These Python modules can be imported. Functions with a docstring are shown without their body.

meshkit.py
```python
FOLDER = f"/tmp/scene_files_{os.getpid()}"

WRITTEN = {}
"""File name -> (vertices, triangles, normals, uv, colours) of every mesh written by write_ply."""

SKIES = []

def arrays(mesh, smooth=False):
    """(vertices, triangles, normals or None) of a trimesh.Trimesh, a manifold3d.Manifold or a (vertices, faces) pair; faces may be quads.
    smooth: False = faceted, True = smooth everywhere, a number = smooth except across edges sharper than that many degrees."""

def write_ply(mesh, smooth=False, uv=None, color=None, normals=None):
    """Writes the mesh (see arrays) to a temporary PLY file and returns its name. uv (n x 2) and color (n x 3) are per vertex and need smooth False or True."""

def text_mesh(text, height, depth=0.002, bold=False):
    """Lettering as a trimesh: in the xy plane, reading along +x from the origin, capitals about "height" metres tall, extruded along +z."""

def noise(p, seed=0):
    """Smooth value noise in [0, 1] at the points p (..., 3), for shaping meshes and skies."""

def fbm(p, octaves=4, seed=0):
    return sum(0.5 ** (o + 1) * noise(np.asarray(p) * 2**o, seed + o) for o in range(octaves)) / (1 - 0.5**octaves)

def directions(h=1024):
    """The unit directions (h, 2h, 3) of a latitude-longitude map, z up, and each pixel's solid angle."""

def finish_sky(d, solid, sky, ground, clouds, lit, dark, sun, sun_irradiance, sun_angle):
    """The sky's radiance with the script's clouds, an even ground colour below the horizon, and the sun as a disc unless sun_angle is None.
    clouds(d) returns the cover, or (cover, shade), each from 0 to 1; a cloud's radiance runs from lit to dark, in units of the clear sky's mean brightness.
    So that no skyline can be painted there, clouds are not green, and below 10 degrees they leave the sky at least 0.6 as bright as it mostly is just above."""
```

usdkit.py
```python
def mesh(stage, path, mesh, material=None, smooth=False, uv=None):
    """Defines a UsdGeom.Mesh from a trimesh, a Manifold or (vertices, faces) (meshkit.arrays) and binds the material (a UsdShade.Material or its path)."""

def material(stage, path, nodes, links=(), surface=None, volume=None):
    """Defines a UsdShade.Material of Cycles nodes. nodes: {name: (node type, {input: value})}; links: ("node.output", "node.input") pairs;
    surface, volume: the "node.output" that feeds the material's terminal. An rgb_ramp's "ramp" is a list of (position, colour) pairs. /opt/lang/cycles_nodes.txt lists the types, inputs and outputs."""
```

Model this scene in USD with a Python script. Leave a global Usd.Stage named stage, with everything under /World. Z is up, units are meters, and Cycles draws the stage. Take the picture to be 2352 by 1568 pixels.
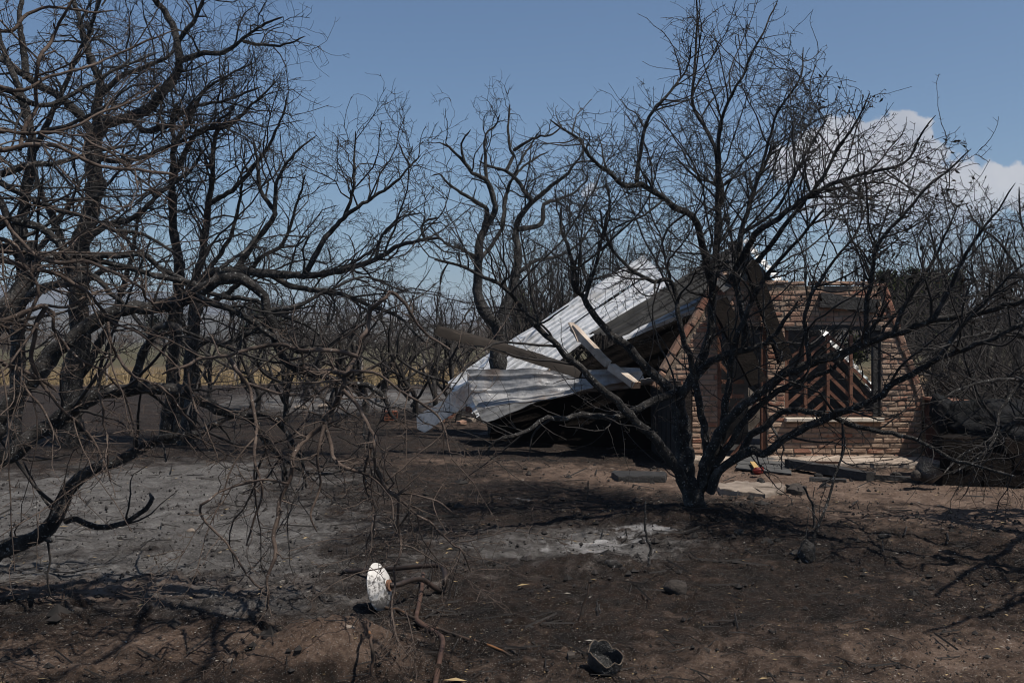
import math
import numpy as np
import trimesh
from shapely.geometry import Polygon, LineString, box as sbox
import usdkit
import meshkit
from pxr import Usd, UsdGeom, UsdLux, UsdShade, Gf, Sdf, Vt

stage = Usd.Stage.CreateInMemory()
UsdGeom.SetStageUpAxis(stage, "Z")
UsdGeom.SetStageMetersPerUnit(stage, 1.0)
world = UsdGeom.Xform.Define(stage, "/World")
stage.SetDefaultPrim(world.GetPrim())
UsdGeom.Scope.Define(stage, "/World/Looks")

# ------------------------------------------------------------------ camera
EYE = 1.65
F, CX, CY = 2287.0, 1176.0, 784.0       # focal length and centre used to turn measured positions into places
cam = UsdGeom.Camera.Define(stage, "/World/camera")
cam.AddTranslateOp().Set(Gf.Vec3d(0, 0, EYE))
cam.AddRotateXOp().Set(90.0)
cam.CreateFocalLengthAttr(35.0)
cam.CreateHorizontalApertureAttr(36.0)
cam.CreateVerticalApertureAttr(24.0)
cam.CreateClippingRangeAttr(Gf.Vec2f(0.05, 60000.0))
cam.CreateExposureAttr(0.42)

# ------------------------------------------------------------------ sky and sun
SUN = np.array([0.43, -0.29, 1.0]); SUN /= np.linalg.norm(SUN)
ELEV = math.asin(SUN[2]); ROT = math.atan2(SUN[0], SUN[1])
SKY_STRENGTH = 0.066
nodes = {
    "sky": ("sky_texture", {"sky_type": "single_scattering", "sun_disc": False, "sun_elevation": ELEV, "sun_rotation": ROT,
                            "altitude": 600.0, "air_density": 1.0, "aerosol_density": 1.9, "ozone_density": 0.4}),
    "tc": ("texture_coordinate", {}),
    "sep": ("separate_xyz", {}),
    "s": ("math", {"math_type": "divide"}), "t": ("math", {"math_type": "divide"}),
    "ymax": ("math", {"math_type": "maximum", "value2": 0.02}),
    "st": ("combine_xyz", {"z": 0.0}),
    "n1": ("noise_texture", {"scale": 30.0, "detail": 9.0, "roughness": 0.6}),
    "n2": ("noise_texture", {"scale": 11.0, "detail": 4.0, "roughness": 0.5}),
    "front": ("math", {"math_type": "greater_than", "value2": 0.05}),
}
links = [("tc.generated", "sep.vector"), ("sep.y", "ymax.value1"), ("sep.x", "s.value1"), ("ymax.value", "s.value2"),
         ("sep.z", "t.value1"), ("ymax.value", "t.value2"), ("s.value", "st.x"), ("t.value", "st.y"),
         ("st.vector", "n1.vector"), ("st.vector", "n2.vector"), ("sep.y", "front.value1")]
BLOBS = [(1810, 372, 50), (1875, 342, 55), (1925, 318, 50), (1965, 345, 80), (2030, 340, 75), (2085, 315, 62), (2110, 370, 70), (1930, 425, 95),
         (2040, 440, 140), (2160, 430, 62), (2215, 412, 52), (2290, 430, 58), (2350, 428, 60), (2250, 455, 70), (2150, 500, 90), (2420, 440, 70), (1360, 433, 13), (1346, 444, 11)]
acc = None
for i, (bx_, by_, br_) in enumerate(BLOBS):
    c = ((bx_ - CX) / F, (CY - by_) / F, 0.0)
    nodes[f"d{i}"] = ("vector_math", {"math_type": "distance", "vector2": c})
    nodes[f"b{i}"] = ("math", {"math_type": "multiply_add", "value2": -F / br_, "value3": 1.0})
    links += [("st.vector", f"d{i}.vector1"), (f"d{i}.value", f"b{i}.value1")]
    if acc is None:
        acc = f"b{i}.value"
    else:
        nodes[f"m{i}"] = ("math", {"math_type": "smoothmax", "value3": 0.25})
        links += [(acc, f"m{i}.value1"), (f"b{i}.value", f"m{i}.value2")]
        acc = f"m{i}.value"
nodes.update({
    "nsub": ("math", {"math_type": "multiply_add", "value2": 1.6, "value3": -0.78}),
    "sum": ("math", {"math_type": "add"}),
    "cov": ("map_range", {"range_type": "smoothstep", "from_min": -0.03, "from_max": 0.17, "to_min": 0.0, "to_max": 1.0}),
    "cov2": ("math", {"math_type": "multiply"}),
    "low": ("map_range", {"range_type": "smoothstep", "from_min": 0.085, "from_max": 0.16, "to_min": 0.12, "to_max": 1.0}),
    "cov3": ("math", {"math_type": "multiply"}),
    "cov4": ("math", {"math_type": "multiply", "value2": 0.93}),
    "shade": ("rgb_ramp", {"ramp": [(0.30, (4.4, 4.7, 5.4)), (0.50, (6.2, 6.3, 6.7)), (0.68, (7.3, 7.25, 7.35))]}),
    "mix": ("mix", {"mix_type": "mix"}),
    "grade": ("hsv", {"hue": 0.5, "saturation": 1.03, "value": 1.0}),
    "tint": ("mix", {"mix_type": "multiply", "fac": 1.0, "color2": (.70, .89, 1.03)}),
    "bg": ("background_shader", {"strength": SKY_STRENGTH}),
})
links += [("n1.fac", "nsub.value1"), ("nsub.value", "sum.value1"), (acc, "sum.value2"), ("sum.value", "cov.value"),
          ("cov.result", "cov2.value1"), ("front.value", "cov2.value2"), ("t.value", "low.value"), ("cov2.value", "cov3.value1"),
          ("low.result", "cov3.value2"), ("cov3.value", "cov4.value1"), ("cov4.value", "mix.fac"), ("sky.color", "grade.color"), ("grade.color", "tint.color1"), ("tint.color", "mix.color1"),
          ("n2.fac", "shade.fac"), ("shade.color", "mix.color2"), ("mix.color", "bg.color")]
sky_mat = usdkit.material(stage, "/World/Looks/sky", nodes, links, surface="bg.background")
dome = UsdLux.DomeLight.Define(stage, "/World/sky")
UsdShade.MaterialBindingAPI.Apply(dome.GetPrim()).Bind(sky_mat)
dome.GetPrim().SetCustomDataByKey("kind", "structure")

sun = UsdLux.DistantLight.Define(stage, "/World/sun")
sun.CreateIntensityAttr(1.2); sun.CreateAngleAttr(0.53); sun.CreateNormalizeAttr(True)
sun.CreateColorAttr(Gf.Vec3f(1.0, 0.93, 0.84))
zq = Gf.Rotation(Gf.Vec3d(0, 0, 1), Gf.Vec3d(*map(float, SUN)))
sun.AddOrientOp().Set(Gf.Quatf(zq.GetQuat()))

# ------------------------------------------------------------------ helpers
def W(px, py, d):
    return np.array([(px - CX) / F * d, d, EYE - (py - CY) / F * d])

def G(px, py, z=0.0):
    d = (EYE - z) * F / (py - CY)
    return np.array([(px - CX) / F * d, d, z])

counts = {}
def numbered(parent, name):
    k = counts.get((parent, name), 0); counts[(parent, name)] = k + 1
    return f"{parent}/{name}" + (f"_{k:03d}" if k else "")

def meta(path, label=None, cat=None, group=None, kind=None):
    p = stage.GetPrimAtPath(path)
    for k, v in (("label", label), ("category", cat), ("group", group), ("kind", kind)):
        if v: p.SetCustomDataByKey(k, v)

ORIGIN = {}
def thing(name, label, cat, loc=(0, 0, 0), group=None):
    path = numbered("/World", name)
    x = UsdGeom.Xform.Define(stage, path)
    x.AddTranslateOp().Set(Gf.Vec3d(*map(float, loc)))
    ORIGIN[path] = np.asarray(loc, float)
    meta(path, label, cat, group)
    return path

def origin_of(path):
    while path and path != "/World":
        if path in ORIGIN: return ORIGIN[path]
        path = path.rsplit("/", 1)[0]
    return np.zeros(3)

def raw(path, v, f, n=None, mat=None):
    v = np.asarray(v, float) - origin_of(path)
    m = UsdGeom.Mesh.Define(stage, path)
    m.CreatePointsAttr(Vt.Vec3fArray.FromNumpy(v.astype(np.float32)))
    f = np.asarray(f, np.int32)
    m.CreateFaceVertexCountsAttr(Vt.IntArray.FromNumpy(np.full(len(f), f.shape[1], np.int32)))
    m.CreateFaceVertexIndicesAttr(Vt.IntArray.FromNumpy(np.ascontiguousarray(f).ravel()))
    m.CreateSubdivisionSchemeAttr("none")
    if n is not None:
        m.CreateNormalsAttr(Vt.Vec3fArray.FromNumpy(n.astype(np.float32))); m.SetNormalsInterpolation("vertex")
    if mat is not None:
        UsdShade.MaterialBindingAPI.Apply(m.GetPrim()).Bind(mat)
    return m

def part(parent, name, mesh, mat, smooth=False, label=None, kind=None):
    path = numbered(parent, name)
    if isinstance(mesh, tuple) and len(mesh) == 3:
        raw(path, *mesh, mat)
    else:
        v, f, n = meshkit.arrays(mesh, smooth)
        raw(path, v, f, n, mat)
    meta(path, label=label, kind=kind)
    return path

def single(name, mesh, mat, label=None, cat=None, group=None, kind=None, smooth=False):
    p = part("/World", name, mesh, mat, smooth)
    meta(p, label, cat, group, kind)
    return p

def bx(c, s, rot=None):
    m = trimesh.creation.box(s)
    if rot is not None:
        M = np.eye(4); M[:3, :3] = rot; m.apply_transform(M)
    m.apply_translation(c)
    return m

def jitter_box(c, s, rng, j=0.004, bevel=0.006, rot=None):
    """A box whose front (-y) edges are chamfered and whose corners are a little off: a brick."""
    hx, hy, hz = np.asarray(s) / 2
    b = min(bevel, hx * .4, hz * .4)
    v = []
    for y, ins in ((-hy, b), (-hy + b, 0), (hy, 0)):
        for x, z in ((-hx + ins, -hz + ins), (hx - ins, -hz + ins), (hx - ins, hz - ins), (-hx + ins, hz - ins)):
            v.append((x, y, z))
    v = np.array(v)
    v[:8] += rng.uniform(-j, j, (8, 3)) * [1, 1, .8]
    f = [(0, 1, 2), (0, 2, 3)]
    for r in (0, 4):
        for k in range(4):
            a, bq, c2, d = r + k, r + (k + 1) % 4, r + 4 + (k + 1) % 4, r + 4 + k
            f += [(a, c2, bq), (a, d, c2)]
    f += [(8, 10, 9), (8, 11, 10)]
    if rot is not None: v = v @ np.asarray(rot).T
    return trimesh.Trimesh(v + np.asarray(c), f, process=False)

def rotm(ax, deg):
    return trimesh.transformations.rotation_matrix(math.radians(deg), ax)[:3, :3]

def beam(a, b, w, h, up=(0, 0, 1), rng=None, j=0.0):
    """A rectangular bar from a to b."""
    a, b = np.asarray(a, float), np.asarray(b, float)
    t = b - a; L = np.linalg.norm(t); t /= L
    s = np.cross(t, up); s /= np.linalg.norm(s); u = np.cross(s, t)
    nseg = max(2, int(L / 0.15) + 1) if j else 2
    V = []
    for i in range(nseg):
        p = a + t * L * i / (nseg - 1)
        for x, y in ((-1, -1), (1, -1), (1, 1), (-1, 1)):
            q = p + s * x * w / 2 + u * y * h / 2
            if j: q = q + rng.normal(0, j, 3)
            V.append(q)
    f = []
    for i in range(nseg - 1):
        for k in range(4):
            p0, p1 = 4 * i + k, 4 * i + (k + 1) % 4
            f += [(p0, p1, p1 + 4), (p0, p1 + 4, p0 + 4)]
    e = 4 * (nseg - 1)
    f += [(0, 2, 1), (0, 3, 2), (e, e + 1, e + 2), (e, e + 2, e + 3)]
    return trimesh.Trimesh(np.array(V), np.array(f), process=False)

def tubes(P, R, sides):
    """(M, n, 3) centre lines and (M, n) radii as tubes with parallel-transported rings."""
    P = np.asarray(P, float); R = np.asarray(R, float)
    if P.ndim == 2: P, R = P[None], R[None]
    M, n, _ = P.shape
    T = np.gradient(P, axis=1); T /= np.linalg.norm(T, axis=2, keepdims=True) + 1e-12
    ref = np.where(np.abs(T[:, 0, 2:3]) < 0.8, [[0, 0, 1.0]], [[1.0, 0, 0]])
    A = np.empty_like(P); a = np.cross(T[:, 0], ref)
    for i in range(n):
        a = a - T[:, i] * (a * T[:, i]).sum(1, keepdims=True)
        a /= np.linalg.norm(a, axis=1, keepdims=True) + 1e-12
        A[:, i] = a
    B = np.cross(T, A)
    ang = np.arange(sides) * 2 * np.pi / sides
    N = np.cos(ang)[None, None, :, None] * A[:, :, None] + np.sin(ang)[None, None, :, None] * B[:, :, None]
    RR = R if R.ndim == 3 else R[:, :, None]
    V = P[:, :, None] + RR[..., None] * N
    i, j = np.meshgrid(np.arange(n - 1), np.arange(sides), indexing="ij")
    q = np.stack([i * sides + j, i * sides + (j + 1) % sides, (i + 1) * sides + (j + 1) % sides, (i + 1) * sides + j], -1).reshape(-1, 4)
    t = np.vstack([q[:, [0, 1, 2]], q[:, [0, 2, 3]]])
    f = (t[None] + (np.arange(M) * n * sides)[:, None, None]).reshape(-1, 3)
    return V.reshape(-1, 3), f, N.reshape(-1, 3)

def join(parts):
    vs, fs, ns, k = [], [], [], 0
    for v, f, n in parts:
        vs.append(v); fs.append(f + k); ns.append(n); k += len(v)
    return np.vstack(vs), np.vstack(fs), np.vstack(ns)

def spline(pts, step):
    """Catmull-Rom through the points, resampled to about step metres."""
    p = np.asarray(pts, float)
    q = np.vstack([2 * p[0] - p[1], p, 2 * p[-1] - p[-2]])
    out = []
    for i in range(1, len(q) - 2):
        a, b, c, d = q[i - 1], q[i], q[i + 1], q[i + 2]
        k = max(2, int(np.linalg.norm((c - b)[:3]) / step) + 1)
        t = np.linspace(0, 1, k, endpoint=False)[:, None]
        out.append(0.5 * (2 * b + (c - a) * t + (2 * a - 5 * b + 4 * c - d) * t ** 2 + (3 * b - a - 3 * c + d) * t ** 3))
    out.append(p[-1:])
    return np.vstack(out)

# ------------------------------------------------------------------ materials
def mat(name, nodes, links, surface="p.BSDF", volume=None):
    return usdkit.material(stage, "/World/Looks/" + name, nodes, links, surface=surface, volume=volume)

def noisy(name, ramp, scale=8.0, detail=6.0, rough=0.85, bump=0.0, bscale=40.0, metallic=0.0, spec=0.3, fleck=None, roughness_n=0.6, stretch=None):
    n = {"g": ("geometry", {}), "n": ("noise_texture", {"scale": scale, "detail": detail, "roughness": roughness_n}),
         "r": ("rgb_ramp", {"ramp": ramp}), "p": ("principled_bsdf", {"roughness": rough, "metallic": metallic, "specular_ior_level": spec})}
    l = [("n.fac", "r.fac")]
    src = "g.position"
    if stretch:
        n["mp"] = ("mapping", {"scale": stretch}); l.append(("g.position", "mp.vector")); src = "mp.vector"
    l.append((src, "n.vector"))
    out = "r.color"
    if fleck:
        fs, f0, f1, fc = fleck
        n["fn"] = ("noise_texture", {"scale": fs, "detail": 3.0, "roughness": 0.6})
        n["fr"] = ("map_range", {"range_type": "smoothstep", "from_min": f0, "from_max": f1, "to_min": 0.0, "to_max": 1.0})
        n["fm"] = ("mix", {"mix_type": "mix", "color2": fc})
        l += [("g.position", "fn.vector"), ("fn.fac", "fr.value"), ("fr.result", "fm.fac"), ("r.color", "fm.color1")]
        out = "fm.color"
    l.append((out, "p.base_color"))
    if bump:
        n["bn"] = ("noise_texture", {"scale": bscale, "detail": 5.0, "roughness": 0.65})
        n["b"] = ("bump", {"strength": 1.0, "distance": bump})
        l += [(src, "bn.vector"), ("bn.fac", "b.height"), ("b.normal", "p.normal")]
    return mat(name, n, l)

WHITE = (0.30, 0.30, 0.30)
M_BARK = noisy("charred_bark", [(0.34, (0.0045, 0.0043, 0.0043)), (0.48, (0.0115, 0.0103, 0.0097)), (0.58, (0.027, 0.0245, 0.0228)), (0.68, (.062, .056, .052))], scale=11, bump=.03, bscale=38, fleck=(55, .61, .67, (.20, .20, .195)), rough=.8)
M_TWIG = noisy("charred_twig", [(0.35, (0.0091, 0.0078, 0.00715)), (0.6, (0.0221, 0.01885, 0.0169)), (0.75, (0.039, 0.0338, 0.0299))], scale=9, rough=.75)
M_BROWN = noisy("scorched_bark", [(0.3, (0.0245, 0.0168, 0.0126)), (0.5, (0.056, 0.0392, 0.0301)), (0.72, (0.105, 0.0784, 0.063))], scale=7, bump=.006, bscale=70, fleck=(60, .64, .72, (.26, .24, .22)), rough=.8)
M_BROWNTWIG = noisy("scorched_twig", [(0.3, (0.03, 0.021, 0.01575)), (0.55, (0.0675, 0.0495, 0.039)), (0.75, (0.1125, 0.08625, 0.069))], scale=7, rough=.8)
M_BGTWIG = noisy("grey_twig", [(0.3, (0.0176, 0.0152, 0.0136)), (0.6, (0.036, 0.0304, 0.0272)), (0.8, (0.06, 0.0512, 0.0448))], scale=3, rough=.85)
M_FARWOOD = noisy("far_wood_twig", [(0.3, (.06, .045, .036)), (0.6, (.10, .076, .06)), (0.8, (.14, .11, .085))], scale=.6, rough=.9)
M_DEADLEAF = noisy("scorched_leaf", [(0.3, (.03, .021, .015)), (0.6, (.075, .052, .036)), (0.8, (.16, .115, .08))], scale=5, rough=.8)
M_LEAF = noisy("green_leaf", [(0.3, (.06, .10, .025)), (0.55, (.12, .17, .045)), (0.8, (.19, .24, .08))], scale=2.2, rough=.6)
M_MORTAR = noisy("mortar", [(0.3, (0.1054, 0.07905, 0.05797)), (0.55, (0.1792, 0.1423, 0.1107)), (0.75, (0.2424, 0.2003, 0.1581))], scale=9, bump=.02, bscale=40, rough=.95)
M_BRICKS = [noisy(f"brick_clay_{k}", [(0.28, tuple(.62 * np.array(c))), (0.5, tuple(.82 * np.array(c))), (0.74, tuple(1.02 * np.array(c)))], scale=11, bump=.012, bscale=55, rough=.92,
                  fleck=(7, .50, .72, (.29, .215, .16))) for k, c in enumerate([(.285, .172, .122), (.30, .202, .148), (.26, .125, .085), (.305, .218, .16)])]
M_SOOTWALL = noisy("sooted_masonry", [(0.3, (.006, .005, .0045)), (0.55, (.016, .011, .009)), (0.75, (.045, .024, .018))], scale=5, bump=.02, bscale=30, rough=.95)
M_PLASTER = noisy("smoked_plaster", [(0.3, (.05, .04, .032)), (0.55, (.16, .13, .105)), (0.8, (.28, .235, .19))], scale=2.2, bump=.008, bscale=25, rough=.95)
M_SILL = noisy("sill_stone", [(0.3, (.32, .28, .23)), (0.7, (.52, .47, .40))], scale=9, bump=.004, bscale=60, rough=.85)
M_SLAB = noisy("slab_concrete", [(0.3, (0.136, 0.1062, 0.085)), (0.5, (0.2805, 0.2295, 0.187)), (0.75, (0.374, 0.3145, 0.2635))], scale=2.6, bump=.012, bscale=30, rough=.95, fleck=(22, .60, .66, (.05, .042, .036)))
M_CHAR = noisy("charcoal_timber", [(0.3, (.007, .007, .007)), (0.55, (.018, .017, .017)), (0.78, (.05, .048, .047))], scale=12, bump=.02, bscale=35, rough=.72, spec=.4, stretch=(1, 1, 1))
M_GREYBOARD = noisy("grey_board", [(0.3, (0.03, 0.03, 0.03)), (0.6, (0.06, 0.06, 0.06)), (0.8, (0.096, 0.093, 0.09))], scale=5, bump=.006, bscale=30, rough=.8)
M_WOOD = noisy("brown_joinery", [(0.3, (.06, .026, .016)), (0.55, (.13, .06, .038)), (0.8, (.19, .10, .065))], scale=7, bump=.003, bscale=60, rough=.6)
M_TIMBER = noisy("pale_timber", [(0.3, (0.192, 0.152, 0.12)), (0.55, (0.352, 0.296, 0.248)), (0.8, (0.48, 0.432, 0.384))], scale=5, bump=.006, bscale=50, rough=.85)
M_TIMBERCUT = noisy("cut_timber", [(0.3, (.10, .06, .04)), (0.7, (.28, .18, .12))], scale=20, rough=.9)
M_RUST = noisy("rusted_ridge_metal", [(0.3, (0.009, 0.0066, 0.0052)), (0.55, (0.02, 0.0156, 0.0124)), (0.8, (0.032, 0.026, 0.021))], scale=3, bump=.004, bscale=30, rough=.8, spec=.2)
M_TUBE = noisy("burnt_steel_tube", [(0.3, (0.012, 0.0096, 0.0084)), (0.55, (0.036, 0.0252, 0.0204)), (0.8, (0.072, 0.0468, 0.036))], scale=14, rough=.5, metallic=.45, spec=.4, bump=.002, bscale=120)
M_RUSTTUBE = noisy("rust_tube", [(0.3, (0.035, 0.0196, 0.014)), (0.55, (0.07, 0.0406, 0.0294)), (0.8, (0.112, 0.07, 0.0525))], scale=16, rough=.6, metallic=.3, bump=.002, bscale=120)
M_ENAMEL = mat("chipped_enamel", {"g": ("geometry", {}), "sx": ("separate_xyz", {}), "n": ("noise_texture", {"scale": 45.0, "detail": 7.0, "roughness": .75}), "n2": ("noise_texture", {"scale": 11.0, "detail": 4.0}),
    "h": ("map_range", {"from_min": .02, "from_max": .26, "to_min": .20, "to_max": -.06}), "a": ("math", {"math_type": "add"}), "b2": ("math", {"math_type": "multiply_add", "value2": .35, "value3": -.175}), "a2": ("math", {"math_type": "add"}),
    "f": ("map_range", {"range_type": "smoothstep", "from_min": .52, "from_max": .66, "to_min": 0.0, "to_max": .88}), "m": ("mix", {"mix_type": "mix", "color1": (.42, .405, .385), "color2": (.055, .05, .046)}), "p": ("principled_bsdf", {"roughness": .5, "specular_ior_level": .4})},
    [("g.position", "sx.vector"), ("g.position", "n.vector"), ("g.position", "n2.vector"), ("sx.z", "h.value"), ("n.fac", "a.value1"), ("h.result", "a.value2"), ("n2.fac", "b2.value1"), ("a.value", "a2.value1"), ("b2.value", "a2.value2"), ("a2.value", "f.value"), ("f.result", "m.fac"), ("m.color", "p.base_color")])
M_ENAMELRUST = noisy("enamel_rust", [(0.3, (.06, .03, .018)), (0.7, (.24, .13, .08))], scale=25, rough=.8)
M_POT = noisy("melted_pot", [(0.3, (.006, .006, .006)), (0.55, (.014, .014, .014)), (0.8, (.05, .048, .046))], scale=25, rough=.38, spec=.5, bump=.02, bscale=55, fleck=(18, .66, .70, (.42, .41, .40)))
M_POTRIM = noisy("pot_rim", [(0.3, (0.03, 0.018, 0.009)), (0.7, (0.12, 0.096, 0.072))], scale=30, rough=.7)
M_PLASTIC = noisy("melted_plastic", [(0.3, (0.00315, 0.0036, 0.00405)), (0.7, (0.0099, 0.01035, 0.0117))], scale=3, rough=.8, spec=.12, bump=.03, bscale=9)
M_STONE = noisy("sooty_stone", [(0.3, (0.01456, 0.01201, 0.01019)), (0.55, (0.03458, 0.02839, 0.02439)), (0.8, (0.06916, 0.05824, 0.05096))], scale=14, bump=.012, bscale=60, rough=.9)
M_PALESTONE = noisy("pale_stone", [(0.3, (0.1125, 0.09, 0.07312)), (0.55, (0.1856, 0.1519, 0.1237)), (0.8, (0.2419, 0.2025, 0.1688))], scale=7, bump=.01, bscale=40, rough=.9)
M_SCORCHSTICK = noisy("scorched_stick", [(0.42, (.02, .016, .013)), (0.56, (.05, .03, .02)), (0.66, (.16, .075, .032))], scale=6, rough=.8)
M_REDCLAY = noisy("red_hollow_brick", [(0.3, (0.1, 0.0325, 0.0175)), (0.7, (0.18, 0.07, 0.0425))], scale=14, rough=.9)
M_RED = noisy("red_plastic", [(0.3, (0.0576, 0.0054, 0.00432)), (0.7, (0.1152, 0.0108, 0.00792))], scale=20, rough=.45)
M_YELLOW = noisy("yellow_strip", [(0.3, (0.27, 0.168, 0.06)), (0.7, (0.39, 0.276, 0.12))], scale=25, rough=.8)
M_CRUMB = noisy("charcoal_crumb", [(0.3, (0.0048, 0.0045, 0.0042)), (0.6, (0.015, 0.0126, 0.0114)), (0.8, (0.042, 0.0348, 0.03))], scale=6, rough=.85)
M_FLECK = noisy("ash_fleck", [(0.3, (0.16, 0.136, 0.104)), (0.6, (0.304, 0.28, 0.248)), (0.8, (0.44, 0.432, 0.424))], scale=9, rough=.9)
M_STRAW = noisy("dry_straw", [(0.3, (0.15, 0.105, 0.0525)), (0.7, (0.3, 0.225, 0.12))], scale=5, rough=.8)
M_GLASS = mat("sooted_glass", {"t": ("transparent_bsdf", {"color": (.75, .78, .78)}), "g": ("glossy_bsdf", {"roughness": .05}), "f": ("fresnel", {"IOR": 1.5}), "m": ("mix_closure", {})},
              [("f.fac", "m.fac"), ("t.BSDF", "m.closure1"), ("g.BSDF", "m.closure2")], surface="m.closure")
M_WIRE = noisy("fence_wire", [(0.3, (.10, .09, .085)), (0.7, (.2, .19, .18))], scale=5, rough=.5, metallic=.6)
M_POST = noisy("grey_post", [(0.3, (.16, .13, .11)), (0.7, (.34, .30, .26))], scale=6, rough=.9)

def sheet_mat(name, base, rough, dirt):
    n = {"g": ("geometry", {}), "n": ("noise_texture", {"scale": 1.7, "detail": 6.0, "roughness": .6}), "n2": ("noise_texture", {"scale": 9.0, "detail": 5.0, "roughness": .65}),
         "r": ("rgb_ramp", {"ramp": [(.3, tuple(.72 * np.array(base))), (.5, base), (.72, tuple(np.minimum(.9, 1.18 * np.array(base))))]}),
         "dr": ("map_range", {"range_type": "smoothstep", "from_min": .49, "from_max": .70, "to_min": 0.0, "to_max": .85}),
         "dm": ("mix", {"mix_type": "mix", "color2": dirt}),
         "ro": ("map_range", {"from_min": .3, "from_max": .7, "to_min": rough - .12, "to_max": rough + .15}),
         "me": ("map_range", {"from_min": .0, "from_max": 1., "to_min": .3, "to_max": .05}),
         "b": ("bump", {"strength": 1.0, "distance": .012}),
         "p": ("principled_bsdf", {"specular_ior_level": .5})}
    l = [("g.position", "n.vector"), ("g.position", "n2.vector"), ("n2.fac", "r.fac"), ("n.fac", "dr.value"), ("dr.result", "dm.fac"), ("r.color", "dm.color1"), ("dm.color", "p.base_color"),
         ("n2.fac", "ro.value"), ("ro.result", "p.roughness"), ("dr.result", "me.value"), ("me.result", "p.metallic"), ("n2.fac", "b.height"), ("b.normal", "p.normal")]
    return mat(name, n, l)

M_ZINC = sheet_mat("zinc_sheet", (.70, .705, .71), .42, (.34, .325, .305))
M_ZINCEDGE = sheet_mat("zinc_edge", (.36, .365, .37), .45, (.16, .15, .14))
M_ZINC2 = sheet_mat("zinc_sheet_shaded", (.25, .25, .255), .36, (.12, .085, .065))  # darkened copy of the zinc, shade of the curled sheet painted in
M_SHADESHEET = noisy("shade_sheet", [(0.3, (0.007, 0.00686, 0.00672)), (0.6, (0.0168, 0.01645, 0.0161)), (0.8, (0.035, 0.0343, 0.0336))], scale=4, rough=.7, spec=.25)  # near-black base paints in the shade of a sheet underside
M_SOOTSHADE = noisy("soot_shade_black", [(0.3, (.003, .0025, .0022)), (0.6, (.008, .006, .005)), (0.8, (.018, .012, .010))], scale=5, bump=.02, bscale=30, rough=.95, spec=.1)  # soot with painted shade: stands in for tree shadow on the block wall
M_ZINCDARK = sheet_mat("zinc_sheet_dark", (.13, .13, .13), .5, (.04, .036, .033))  # darkest zinc tone, with darker random patches

# ------------------------------------------------------------------ ground
rng = np.random.default_rng(11)
MOUNDS = [  # x, y, rx, ry, height
    (*G(765, 1525)[:2], .42, .36, .22), (*G(690, 1560)[:2], .35, .3, .06), (*G(1290, 1305)[:2], .30, .26, .085), (*G(1412, 1298)[:2], .22, .16, .06),
    (*G(1700, 1190)[:2], .9, .5, .07), (*G(1560, 1200)[:2], .8, .6, .06), (*G(2230, 1250)[:2], 1.4, .5, .05), (*G(520, 1450)[:2], .3, .2, .04), (*G(2020, 1220)[:2], .6, .4, .05)]

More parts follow.
